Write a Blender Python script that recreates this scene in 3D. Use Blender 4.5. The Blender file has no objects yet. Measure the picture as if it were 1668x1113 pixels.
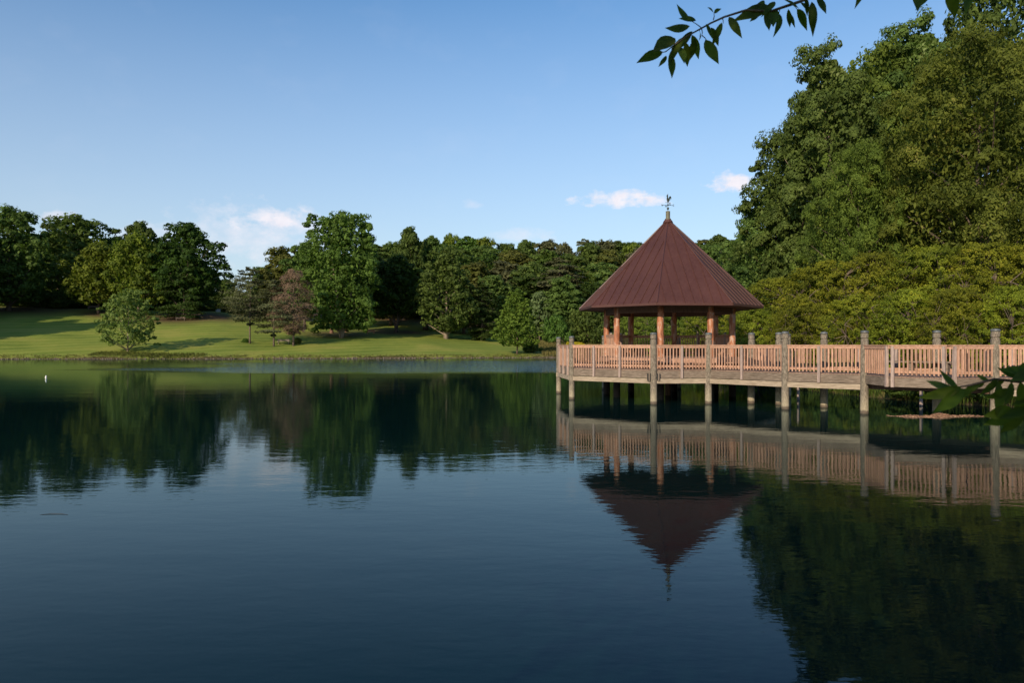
import bpy, bmesh, math, random
import numpy as np
from mathutils import Vector, Matrix

R = math.radians
rnd = random.Random(7)
sc = bpy.context.scene
col = sc.collection

# ------------------------------------------------------------------ camera, sky, sun, exposure
F = 1210.0          # focal length in photograph pixels
EYE = 2.47          # camera height above the water
HOR = 562.0
def PX(px, d): return (px - 834.0) / F * d
def PZ(py, d): return EYE + (HOR - py) * d / F

cam_d = bpy.data.cameras.new('camera')
cam = bpy.data.objects.new('camera', cam_d)
col.objects.link(cam)
cam.location = (0, 0, EYE)
cam.rotation_euler = (R(90), 0, 0)
cam_d.sensor_width = 36
cam_d.lens = 36 * F / 1668
cam_d.shift_y = 5.5 / 1668
cam_d.clip_start = 0.05
cam_d.clip_end = 6000
cam_d.dof.use_dof = True
cam_d.dof.focus_distance = 38
cam_d.dof.aperture_fstop = 8
sc.camera = cam

SUN_AZ = 28.0       # degrees to the left of straight behind the camera
SUN_EL = 21.0
world = bpy.data.worlds.new('World')
sc.world = world
world.use_nodes = True
wn, wl = world.node_tree.nodes, world.node_tree.links
wn.clear()
w_out = wn.new('ShaderNodeOutputWorld')
w_bg = wn.new('ShaderNodeBackground')
sky = wn.new('ShaderNodeTexSky')
sky.sky_type = 'NISHITA'
sky.sun_disc = False
sky.sun_elevation = R(SUN_EL)
sky.sun_rotation = R(180 + SUN_AZ)
sky.altitude = 100
sky.air_density = 1.0
sky.dust_density = 0.6
sky.ozone_density = 2.2
w_bg.inputs['Strength'].default_value = 0.13
wl.new(w_bg.outputs[0], w_out.inputs[0])

def wmath(op, a, b=None, c=None, clamp=False):
    n = wn.new('ShaderNodeMath'); n.operation = op; n.use_clamp = clamp
    for i, v in enumerate((a, b, c)):
        if v is None: continue
        if isinstance(v, (int, float)): n.inputs[i].default_value = v
        else: wl.new(v, n.inputs[i])
    return n.outputs[0]
tc = wn.new('ShaderNodeTexCoord')
sep = wn.new('ShaderNodeSeparateXYZ'); wl.new(tc.outputs['Generated'], sep.inputs[0])
ysafe = wmath('MAXIMUM', sep.outputs[1], 0.05)
U = wmath('DIVIDE', sep.outputs[0], ysafe)
V = wmath('DIVIDE', sep.outputs[2], ysafe)
def wnoise(scale, detail, sx=1.0, sz=1.6, off=0.0):
    mp = wn.new('ShaderNodeMapping'); mp.inputs['Scale'].default_value = (sx, 1, sz); mp.inputs['Location'].default_value = (off, 0, 0)
    wl.new(tc.outputs['Generated'], mp.inputs[0])
    n = wn.new('ShaderNodeTexNoise'); n.inputs['Scale'].default_value = scale; n.inputs['Detail'].default_value = detail
    n.inputs['Roughness'].default_value = 0.6
    wl.new(mp.outputs[0], n.inputs['Vector'])
    return n.outputs['Fac']
NZ = wnoise(38, 6)
NZ2 = wnoise(11, 4, off=3.1)
total = None
for (px, py, a, b, dens, soft) in [(1012, 327, 78, 15, 0.95, 0.9), (995, 331, 50, 10, 0.5, 1.0), (1196, 300, 46, 18, 1.0, 0.9),
                             (440, 361, 84, 22, 0.95, 1.1), (400, 392, 160, 56, 0.55, 1.5), (450, 372, 105, 32, 0.62, 1.3),
                             (96, 353, 34, 12, 0.75, 1.0), (768, 333, 20, 8, 0.3, 1.5), (250, 380, 70, 18, 0.5, 1.4), (850, 385, 50, 12, 0.4, 1.5)]:
    du = wmath('DIVIDE', wmath('SUBTRACT', U, (px - 834) / F), a / F)
    dv0 = wmath('SUBTRACT', V, (HOR - py) / F)
    up = wmath('GREATER_THAN', dv0, 0.0)
    bb = wmath('MULTIPLY_ADD', up, 0.35 * b / F, 0.75 * b / F)      # flatter underside
    dv = wmath('DIVIDE', dv0, bb)
    rr = wmath('ADD', wmath('MULTIPLY', du, du), wmath('MULTIPLY', dv, dv))
    m = wmath('SUBTRACT', 1.0, rr)
    m = wmath('ADD', m, wmath('MULTIPLY_ADD', NZ, 4.6, -2.15))
    m = wmath('DIVIDE', m, 1.3 * soft, clamp=True)
    m = wmath('MULTIPLY', m, dens)
    total = m if total is None else wmath('MAXIMUM', total, m)
front = wmath('GREATER_THAN', sep.outputs[1], 0.1)
total = wmath('MULTIPLY', total, front)
# a few thin high streaks over the whole sky, very faint
streak = wmath('MULTIPLY', wmath('MULTIPLY_ADD', NZ2, 3.0, -1.6, clamp=True), 0.05)
total = wmath('MAXIMUM', total, streak)
# faint milky veil low over the horizon, all the way round
veil = wmath('MULTIPLY', wmath('SUBTRACT', 1.0, wmath('DIVIDE', wmath('ABSOLUTE', sep.outputs[2]), 0.42), clamp=True), 0.75)
vm = wn.new('ShaderNodeMixRGB'); wl.new(veil, vm.inputs[0])
hsv = wn.new('ShaderNodeHueSaturation'); hsv.inputs['Saturation'].default_value = 1.12; wl.new(sky.outputs[0], hsv.inputs['Color']); tint_ = wn.new('ShaderNodeMixRGB'); tint_.blend_type = 'MULTIPLY'; tint_.inputs[0].default_value = 1; tint_.inputs[2].default_value = (1.20, 1.30, 1.34, 1)
wl.new(hsv.outputs[0], tint_.inputs[1]); wl.new(tint_.outputs[0], vm.inputs[1])
vm.inputs[2].default_value = (4.55, 4.9, 5.5, 1)
cl_noise = wnoise(60, 5, off=7.7)
cr = wn.new('ShaderNodeMixRGB'); wl.new(cl_noise, cr.inputs[0])
cr.inputs[1].default_value = (6.0, 5.9, 6.7, 1); cr.inputs[2].default_value = (8.2, 7.8, 8.0, 1)
cm = wn.new('ShaderNodeMixRGB'); wl.new(total, cm.inputs[0]); wl.new(vm.outputs[0], cm.inputs[1]); wl.new(cr.outputs[0], cm.inputs[2])
wl.new(cm.outputs[0], w_bg.inputs['Color'])

sun_d = bpy.data.lights.new('sun', 'SUN')
sun_d.energy = 5.0
sun_d.angle = R(0.5)
sun_d.color = (1.0, 0.83, 0.62)
sun = bpy.data.objects.new('sun', sun_d)
col.objects.link(sun)
sun_dir = Vector((-math.sin(R(SUN_AZ)) * math.cos(R(SUN_EL)), -math.cos(R(SUN_AZ)) * math.cos(R(SUN_EL)), math.sin(R(SUN_EL))))
sun.rotation_euler = (-sun_dir).to_track_quat('-Z', 'Y').to_euler()
sun.location = (-30, -60, 60)

sc.view_settings.view_transform = 'Standard'
sc.view_settings.look = 'None'
sc.view_settings.gamma = 1
sc.view_settings.exposure = 0.0
sc.view_settings.use_curve_mapping = False
sc.render.engine = 'CYCLES'
sc.cycles.max_bounces = 5
sc.cycles.diffuse_bounces = 3
sc.cycles.glossy_bounces = 3
sc.cycles.transmission_bounces = 2
sc.cycles.transparent_max_bounces = 4
sc.cycles.use_denoising = True

# ------------------------------------------------------------------ helpers
def tag(o, label=None, cat=None, group=None, kind=None):
    if label: o['label'] = label
    if cat: o['category'] = cat
    if group: o['group'] = group
    if kind: o['kind'] = kind
    return o

def empty(name, loc, label=None, cat=None, group=None):
    o = bpy.data.objects.new(name, None); col.objects.link(o)
    o.location = loc; o.empty_display_size = 0.3
    return tag(o, label, cat, group)

def wloc(o):
    v = Vector((0, 0, 0))
    while o is not None:
        v += Vector(o.location); o = o.parent
    return v

class MB:
    """collects polygons given in world coordinates"""
    def __init__(s): s.v = []; s.f = []; s.sm = False
    def add(s, verts, faces):
        b = len(s.v); s.v.extend([tuple(p) for p in verts]); s.f.extend([tuple(i + b for i in f) for f in faces])
    def box(s, c, size, rz=0.0):
        cx, cy, cz = c; hx, hy, hz = size[0] / 2, size[1] / 2, size[2] / 2
        ca, sa = math.cos(rz), math.sin(rz); vs = []
        for dz in (-hz, hz):
            for dx, dy in ((-hx, -hy), (hx, -hy), (hx, hy), (-hx, hy)):
                vs.append((cx + dx * ca - dy * sa, cy + dx * sa + dy * ca, cz + dz))
        s.add(vs, [(0, 3, 2, 1), (4, 5, 6, 7), (0, 1, 5, 4), (1, 2, 6, 5), (2, 3, 7, 6), (3, 0, 4, 7)])
    def beam(s, p, q, w, h, off=0.0):
        """beam from p to q, w across, h high, p/q on its centre line; off moves it sideways"""
        p = Vector(p); q = Vector(q); d = (q - p).normalized()
        side = d.cross(Vector((0, 0, 1)))
        if side.length < 1e-4: side = Vector((1, 0, 0))
        side.normalize(); up = side.cross(d).normalized()
        p = p + side * off; q = q + side * off
        vs = []
        for e in (p, q):
            for a, b in ((-1, -1), (1, -1), (1, 1), (-1, 1)):
                vs.append(e + side * (a * w / 2) + up * (b * h / 2))
        s.add(vs, [(0, 1, 2, 3), (7, 6, 5, 4), (0, 4, 5, 1), (1, 5, 6, 2), (2, 6, 7, 3), (3, 7, 4, 0)])
    def tube(s, pts, rads, n=8, caps=True):
        pts = [Vector(p) for p in pts]; rings = []; base = len(s.v)
        prev = None
        for i, p in enumerate(pts):
            if i == 0: d = pts[1] - pts[0]
            elif i == len(pts) - 1: d = pts[-1] - pts[-2]
            else: d = pts[i + 1] - pts[i - 1]
            d.normalize()
            if prev is None:
                a = Vector((1, 0, 0)) if abs(d.x) < 0.9 else Vector((0, 1, 0))
                u = d.cross(a).normalized()
            else:
                u = (prev - d * prev.dot(d)).normalized()
            prev = u; w = d.cross(u)
            for k in range(n):
                t = 2 * math.pi * k / n
                s.v.append(tuple(p + (u * math.cos(t) + w * math.sin(t)) * rads[i]))
        for i in range(len(pts) - 1):
            for k in range(n):
                a = base + i * n + k; b = base + i * n + (k + 1) % n
                s.f.append((a, b, b + n, a + n))
        if caps:
            s.f.append(tuple(base + k for k in range(n))[::-1])
            s.f.append(tuple(base + (len(pts) - 1) * n + k for k in range(n)))
    def prism(s, poly, z0, z1):
        n = len(poly)
        area = sum(poly[i][0] * poly[(i + 1) % n][1] - poly[(i + 1) % n][0] * poly[i][1] for i in range(n))
        if area < 0: poly = poly[::-1]
        vs = [(x, y, z0) for x, y in poly] + [(x, y, z1) for x, y in poly]
        fs = [tuple(range(n))[::-1], tuple(range(n, 2 * n))] + [(i, (i + 1) % n, n + (i + 1) % n, n + i) for i in range(n)]
        s.add(vs, fs)
    def mesh(s, name, origin=(0, 0, 0), smooth=False):
        me = bpy.data.meshes.new(name); o = Vector(origin)
        me.from_pydata([(v[0] - o.x, v[1] - o.y, v[2] - o.z) for v in s.v], [], s.f)
        if smooth:
            me.polygons.foreach_set('use_smooth', [True] * len(me.polygons))
        me.update()
        return me
    def build(s, name, mat, parent=None, smooth=False, origin=None):
        """origin None: mesh is placed on the parent's own origin"""
        base = wloc(parent) if parent else Vector((0, 0, 0))
        org = Vector(origin) if origin is not None else base
        me = s.mesh(name, org, smooth)
        me.materials.append(mat)
        o = bpy.data.objects.new(name, me); col.objects.link(o)
        if parent: o.parent = parent
        o.location = org - base
        return o

def inst(name, me, loc, rz=0.0, parent=None, scale=None):
    o = bpy.data.objects.new(name, me); col.objects.link(o)
    base = wloc(parent) if parent else Vector((0, 0, 0))
    if parent: o.parent = parent
    o.location = Vector(loc) - base; o.rotation_euler = (0, 0, rz)
    if scale: o.scale = scale
    return o

# ------------------------------------------------------------------ materials
def new_mat(name):
    m = bpy.data.materials.new(name); m.use_nodes = True
    nt = m.node_tree; b = nt.nodes['Principled BSDF']
    return m, nt, b

def ramp(nt, fac, stops):
    r = nt.nodes.new('ShaderNodeValToRGB'); e = r.color_ramp.elements
    while len(e) > 1: e.remove(e[0])
    e[0].position = stops[0][0]; e[0].color = (*stops[0][1], 1)
    for p, c in stops[1:]:
        x = e.new(p); x.color = (*c, 1)
    nt.links.new(fac, r.inputs[0]); return r.outputs[0]

def noise(nt, scale, detail=4, mapscale=(1, 1, 1), coord='Object', rough=0.55, dist=0.0):
    t = nt.nodes.new('ShaderNodeTexCoord'); mp = nt.nodes.new('ShaderNodeMapping'); mp.inputs['Scale'].default_value = mapscale
    n = nt.nodes.new('ShaderNodeTexNoise'); n.inputs['Scale'].default_value = scale; n.inputs['Detail'].default_value = detail
    n.inputs['Roughness'].default_value = rough; n.inputs['Distortion'].default_value = dist
    if coord == 'World':
        g = nt.nodes.new('ShaderNodeNewGeometry'); nt.links.new(g.outputs['Position'], mp.inputs[0])
    else: nt.links.new(t.outputs[coord], mp.inputs[0])
    nt.links.new(mp.outputs[0], n.inputs['Vector'])
    return n.outputs['Fac']

def mixc(nt, fac, a, b, mode='MIX'):
    m = nt.nodes.new('ShaderNodeMixRGB'); m.blend_type = mode
    for i, v in enumerate((fac, a, b)):
        if isinstance(v, (int, float)): m.inputs[i].default_value = v
        elif isinstance(v, tuple): m.inputs[i].default_value = (*v, 1)
        else: nt.links.new(v, m.inputs[i])
    return m.outputs[0]

def mth(nt, op, a, b=None, c=None, clamp=False):
    n = nt.nodes.new('ShaderNodeMath'); n.operation = op; n.use_clamp = clamp
    for i, v in enumerate((a, b, c)):
        if v is None: continue
        if isinstance(v, (int, float)): n.inputs[i].default_value = v
        else: nt.links.new(v, n.inputs[i])
    return n.outputs[0]

def bump(nt, b, h, strength=0.3, dist=0.02):
    bn = nt.nodes.new('ShaderNodeBump'); bn.inputs['Strength'].default_value = strength; bn.inputs['Distance'].default_value = dist
    nt.links.new(h, bn.inputs['Height']); nt.links.new(bn.outputs[0], b.inputs['Normal'])

def wood(name, c1, c2, c3, grain=(1, 1, 1), scale=6, rough=0.8, blotch=0.35, per_obj=0.25):
    m, nt, b = new_mat(name)
    n1 = noise(nt, scale, 5, grain, 'World')
    base = ramp(nt, n1, [(0.3, c1), (0.55, c2), (0.72, c3)])
    n2 = noise(nt, 1.7, 4, (1, 1, 1), 'World')
    base = mixc(nt, mth(nt, 'MULTIPLY', n2, blotch), base, (c1[0] * 0.6, c1[1] * 0.62, c1[2] * 0.62))
    oi = nt.nodes.new('ShaderNodeObjectInfo')
    v = mth(nt, 'MULTIPLY_ADD', oi.outputs['Random'], per_obj, 1 - per_obj * 0.55)
    hs = nt.nodes.new('ShaderNodeHueSaturation'); nt.links.new(base, hs.inputs['Color']); nt.links.new(v, hs.inputs['Value'])
    nt.links.new(hs.outputs[0], b.inputs['Base Color'])
    b.inputs['Roughness'].default_value = rough
    b.inputs['Specular IOR Level'].default_value = 0.25
    bump(nt, b, n1, 0.5, 0.01)
    return m

M = {}
M['rail'] = wood('rail_wood', (0.31, 0.18, 0.115), (0.46, 0.270, 0.187), (0.55, 0.35, 0.255), (3, 3, 3), 5, per_obj=0.22, blotch=0.25)
M['balus'] = wood('baluster_wood', (0.32, 0.19, 0.12), (0.47, 0.270, 0.187), (0.56, 0.355, 0.255), (8, 8, 1.2), 4, per_obj=0.42, blotch=0.2)
M['greypost'] = wood('weathered_post_wood', (0.25, 0.19, 0.165), (0.38, 0.29, 0.25), (0.47, 0.37, 0.32), (9, 9, 1.2), 4, per_obj=0.2)
M['fascia'] = wood('weathered_board', (0.12, 0.09, 0.066), (0.27, 0.21, 0.16), (0.42, 0.34, 0.27), (1.3, 1.3, 14), 3.5, blotch=0.75, per_obj=0.22)
M['beam'] = wood('weathered_beam', (0.26, 0.20, 0.14), (0.42, 0.34, 0.25), (0.54, 0.44, 0.33), (1.0, 1.0, 9), 3.0, blotch=0.5, per_obj=0.2)
M['deck'] = wood('deck_board_wood', (0.20, 0.13, 0.10), (0.30, 0.20, 0.15), (0.38, 0.27, 0.2), (3, 3, 3), 4, per_obj=0.1)
M['darkwood'] = wood('shaded_timber', (0.09, 0.055, 0.04), (0.14, 0.08, 0.055), (0.19, 0.11, 0.075), (4, 4, 1), 4)  # dark timber; on parts below the decks the tone includes painted shade

def simple(name, c, rough=0.6, metal=0.0, var=0.3, scale=8, spec=0.4):
    m, nt, b = new_mat(name)
    n = noise(nt, scale, 4, (1, 1, 1), 'World')
    c2 = tuple(x * (1 - var) for x in c); c3 = tuple(min(1, x * (1 + var)) for x in c)
    nt.links.new(ramp(nt, n, [(0.3, c2), (0.7, c3)]), b.inputs['Base Color'])
    b.inputs['Roughness'].default_value = rough; b.inputs['Metallic'].default_value = metal
    b.inputs['Specular IOR Level'].default_value = spec
    bump(nt, b, n, 0.15, 0.01)
    return m
def pile_mat():
    m, nt, b = new_mat('treated_pile')
    n1 = noise(nt, 6, 8, (6, 6, 1.3), 'World', 0.72)
    c = ramp(nt, n1, [(0.38, (0.05, 0.040, 0.030)), (0.47, (0.135, 0.108, 0.080)), (0.55, (0.225, 0.185, 0.140)), (0.66, (0.34, 0.28, 0.22))])
    n2 = noise(nt, 2.5, 5, (2, 2, 0.7), 'World')
    c = mixc(nt, mth(nt, 'MULTIPLY_ADD', n2, 1.8, -0.75, clamp=True), c, (0.17, 0.16, 0.11))
    g = nt.nodes.new('ShaderNodeNewGeometry'); s = nt.nodes.new('ShaderNodeSeparateXYZ'); nt.links.new(g.outputs['Position'], s.inputs[0])
    # bleached band just above the water, wet dark stain at it
    wob = mth(nt, 'MULTIPLY_ADD', noise(nt, 3, 3, (3, 3, 1), 'World'), 0.3, -0.15)
    zz = mth(nt, 'ADD', s.outputs[2], wob)
    pale = mth(nt, 'MULTIPLY', mth(nt, 'SUBTRACT', 1.0, mth(nt, 'DIVIDE', zz, 0.75), clamp=True), 0.55)
    c = mixc(nt, pale, c, (0.48, 0.41, 0.27))
    wet = mth(nt, 'SUBTRACT', 1.0, mth(nt, 'DIVIDE', mth(nt, 'SUBTRACT', mth(nt, 'ADD', s.outputs[2], mth(nt, 'MULTIPLY', wob, 0.5)), 0.07), 0.07), clamp=True)
    c = mixc(nt, mth(nt, 'MULTIPLY', wet, 0.85), c, (0.06, 0.04, 0.03))
    nt.links.new(c, b.inputs['Base Color']); b.inputs['Roughness'].default_value = 0.85
    bump(nt, b, n1, 0.6, 0.015)
    return m
M['pile'] = pile_mat()
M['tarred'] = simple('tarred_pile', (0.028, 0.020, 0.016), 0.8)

def column_mat():
    m, nt, b = new_mat('peeled_log')
    n1 = noise(nt, 2.2, 5, (3, 3, 0.9), 'World', 0.6, 0.6)
    c = ramp(nt, n1, [(0.34, (0.15, 0.052, 0.026)), (0.44, (0.32, 0.115, 0.05)), (0.53, (0.44, 0.18, 0.085)), (0.57, (0.48, 0.33, 0.25)), (0.8, (0.45, 0.36, 0.30))])
    n2 = noise(nt, 9, 3, (3, 3, 0.8), 'World')
    c = mixc(nt, mth(nt, 'MULTIPLY', n2, 0.4), c, (0.26, 0.09, 0.04))
    nt.links.new(c, b.inputs['Base Color']); b.inputs['Roughness'].default_value = 0.6
    bump(nt, b, n1, 0.5, 0.03)
    return m
M['column'] = column_mat()

M['cap'] = simple('zinc_cap', (0.13, 0.14, 0.14), 0.5, 0.3)
M['iron'] = simple('dark_iron', (0.03, 0.03, 0.03), 0.6, 0.2)
M['vane'] = simple('weathered_copper', (0.05, 0.06, 0.05), 0.5, 0.3)
M['vane_base'] = simple('aged_finial', (0.13, 0.125, 0.085), 0.7)
M['stone'] = simple('stone', (0.13, 0.10, 0.075), 0.9, 0, 0.5, 2.0)
M['pale'] = simple('pale_paint', (0.7, 0.69, 0.64), 0.6, 0, 0.1)
M['redwood'] = simple('reddish_bench_wood', (0.28, 0.10, 0.07), 0.8)

def roof_mat():
    m, nt, b = new_mat('brown_sheet_metal')
    n = noise(nt, 0.9, 5, (1, 1, 1), 'World')
    n2 = noise(nt, 7, 5, (1.6, 1.6, 0.22), 'World', 0.7)
    c = ramp(nt, n, [(0.3, (0.056, 0.0195, 0.0135)), (0.7, (0.076, 0.027, 0.019))])
    c = mixc(nt, mth(nt, 'MULTIPLY_ADD', n2, 1.3, -0.45, clamp=True), c, (0.105, 0.050, 0.038))
    oi = nt.nodes.new('ShaderNodeObjectInfo'); hv = nt.nodes.new('ShaderNodeHueSaturation'); nt.links.new(c, hv.inputs['Color']); nt.links.new(mth(nt, 'MULTIPLY_ADD', oi.outputs['Random'], 0.16, 0.92), hv.inputs['Value']); c = hv.outputs[0]
    nt.links.new(c, b.inputs['Base Color'])
    nt.links.new(mth(nt, 'MULTIPLY_ADD', n, 0.25, 0.32), b.inputs['Roughness'])
    b.inputs['Specular IOR Level'].default_value = 0.45
    return m
M['roof'] = roof_mat()

def bark(name, c1, c2, scale=3):
    m, nt, b = new_mat(name)
    n = noise(nt, scale, 5, (2.5, 2.5, 0.7), 'World', 0.65)
    nt.links.new(ramp(nt, n, [(0.35, c1), (0.65, c2)]), b.inputs['Base Color'])
    b.inputs['Roughness'].default_value = 0.9; b.inputs['Specular IOR Level'].default_value = 0.15
    bump(nt, b, n, 0.7, 0.05)
    return m
M['bark'] = bark('grey_brown_bark', (0.06, 0.045, 0.035), (0.17, 0.13, 0.10))
M['bark_pale'] = bark('pale_bark', (0.16, 0.12, 0.09), (0.36, 0.29, 0.22), 2)
M['bark_pink'] = bark('reddish_bark', (0.14, 0.08, 0.055), (0.30, 0.18, 0.13), 2)

def leaf_mat(name, ca, cb, cc=None, trans=0.4, clump=0.35, rough=0.6, spec=0.12):
    """ca dark .. cb bright leaf colour, cc an occasional accent; 'tint' is a per-leaf number"""
    m, nt, b = new_mat(name)
    at = nt.nodes.new('ShaderNodeAttribute'); at.attribute_name = 'tint'
    oi = nt.nodes.new('ShaderNodeObjectInfo')
    n = noise(nt, clump, 3, (1, 1, 1), 'World')
    f = mth(nt, 'ADD', mth(nt, 'MULTIPLY', at.outputs['Fac'], 0.6), mth(nt, 'MULTIPLY_ADD', n, 1.3, -0.45))
    stops = [(0.12, ca), (0.85, cb)]
    if cc: stops = [(0.10, ca), (0.78, cb), (1.0, cc)]
    c = ramp(nt, f, stops)
    hs = nt.nodes.new('ShaderNodeHueSaturation'); nt.links.new(c, hs.inputs['Color'])
    nt.links.new(mth(nt, 'MULTIPLY_ADD', oi.outputs['Random'], 0.03, 0.485), hs.inputs['Hue'])
    nt.links.new(mth(nt, 'MULTIPLY_ADD', oi.outputs['Random'], 0.3, 0.86), hs.inputs['Value'])
    nt.links.new(hs.outputs[0], b.inputs['Base Color'])
    b.inputs['Roughness'].default_value = rough; b.inputs['Specular IOR Level'].default_value = spec
    tr = nt.nodes.new('ShaderNodeBsdfTranslucent')
    nt.links.new(mixc(nt, 1.0, hs.outputs[0], (1.0, 1.15, 0.45), 'MULTIPLY'), tr.inputs['Color'])
    mx = nt.nodes.new('ShaderNodeMixShader'); mx.inputs[0].default_value = trans
    out = nt.nodes['Material Output']
    nt.links.new(b.outputs[0], mx.inputs[1]); nt.links.new(tr.outputs[0], mx.inputs[2]); nt.links.new(mx.outputs[0], out.inputs['Surface'])
    return m
LM = {
 'mid': leaf_mat('leaf_mid_green', (0.036, 0.062, 0.014), (0.130, 0.188, 0.040)),
 'dark': leaf_mat('leaf_dark_green', (0.018, 0.036, 0.008), (0.064, 0.105, 0.018)),
 'bright': leaf_mat('leaf_bright_green', (0.042, 0.082, 0.016), (0.140, 0.225, 0.042)),
 'olive': leaf_mat('leaf_olive', (0.050, 0.060, 0.015), (0.156, 0.169, 0.037)),
 'yellowgreen': leaf_mat('leaf_yellow_green', (0.057, 0.088, 0.013), (0.194, 0.247, 0.032)),
 'pine': leaf_mat('pine_needles', (0.035, 0.041, 0.018), (0.105, 0.113, 0.046), trans=0.1),
 'dead': leaf_mat('dead_twigs', (0.075, 0.045, 0.030), (0.190, 0.120, 0.085), trans=0.05),
 'blue': leaf_mat('blue_green_needles', (0.035, 0.050, 0.045), (0.080, 0.110, 0.100), trans=0.05),
 'silver': leaf_mat('pale_grey_green_leaf', (0.069, 0.103, 0.038), (0.186, 0.241, 0.097)),
 'chestnut': leaf_mat('leaf_olive_with_pale_tips', (0.046, 0.074, 0.013), (0.160, 0.205, 0.032), (0.32, 0.31, 0.07), clump=0.28),
 'poplar': leaf_mat('leaf_cool_green', (0.042, 0.074, 0.018), (0.140, 0.205, 0.046), (0.23, 0.28, 0.10), clump=0.3),
 'cherry': leaf_mat('leaf_golden_green', (0.062, 0.085, 0.010), (0.250, 0.275, 0.024), (0.50, 0.42, 0.05), clump=0.6),
 'reed': leaf_mat('reed_leaf', (0.033, 0.066, 0.013), (0.132, 0.198, 0.033), clump=0.8),
 'straw': leaf_mat('dry_meadow_grass', (0.090, 0.090, 0.030), (0.260, 0.220, 0.075), clump=0.15),
 'foreground': leaf_mat('cherry_leaf', (0.030, 0.062, 0.010), (0.110, 0.150, 0.018), trans=0.45, clump=3, rough=0.5, spec=0.15),
}

# ------------------------------------------------------------------ terrain
LAKE = np.array([(8, 3.5), (13, 10), (19, 18), (23, 24), (21.5, 28.0), (17.9, 31.0), (16.8, 35), (15.8, 44), (15.2, 58), (15.4, 76),
        (15.4, 98), (13.8, 128), (9.8, 143), (0, 141), (-22, 134.5), (-34, 132.5), (-46.6, 130.5), (-67, 128), (-87.5, 127), (-115, 121),
        (-150, 100), (-160, 40), (-120, -10), (-40, -14), (-10, -4), (-4, 1.0), (0, 2.4), (4, 2.4)], float)
def lake_sd(x, y):
    """positive outside the lake, negative inside"""
    x = np.asarray(x, float); y = np.asarray(y, float)
    best = np.full(x.shape, 1e9); inside = np.zeros(x.shape, bool); n = len(LAKE)
    for i in range(n):
        ax, ay = LAKE[i]; bx, by = LAKE[(i + 1) % n]; dx, dy = bx - ax, by - ay
        t = np.clip(((x - ax) * dx + (y - ay) * dy) / (dx * dx + dy * dy), 0, 1)
        best = np.minimum(best, np.hypot(x - ax - t * dx, y - ay - t * dy))
        cond = ((ay > y) != (by > y)) & (x < (bx - ax) * (y - ay) / (by - ay + 1e-12) + ax)
        inside ^= cond
    return np.where(inside, -best, best)
def ground_z(x, y):
    x = np.asarray(x, float); y = np.asarray(y, float)
    wob = 0.6 * np.sin(x * 0.35 + 1.3 * np.sin(y * 0.21)) * np.cos(y * 0.17 + x * 0.05)
    s = lake_sd(x, y) + wob * np.clip((y - 60) / 40, 0, 1)
    px = 834 + F * x / np.maximum(y, 60)
    sl = np.interp(px, [-600, 0, 350, 450, 700, 850, 950, 1100, 1500], [.165, .165, .15, .122, .104, .065, .04, .05, .06])
    eh = np.interp(px, [0, 345, 430, 600, 1200, 1700], [.10, .0, .05, .15, .17, .12])
    so = np.maximum(s, 0)
    roll = 0.25 * np.sin(x * 0.06 + 0.5) * np.sin(y * 0.07) * np.clip(so / 20, 0, 1)
    z = 0.38 * (1 - np.exp(-so / 0.5)) + sl * np.minimum(so, 75) + eh * np.clip(so - 75, 0, 170) + roll
    # soft toe so that the lawn levels out at the bank
    z = z - sl * 3.0 * (1 - np.exp(-so / 6.0)) * 0.4
    return np.where(s >= 0, z, np.maximum(-1.6, 0.45 * s - 0.02))
def gz(x, y): return float(ground_z(np.array([x]), np.array([y]))[0])

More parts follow.
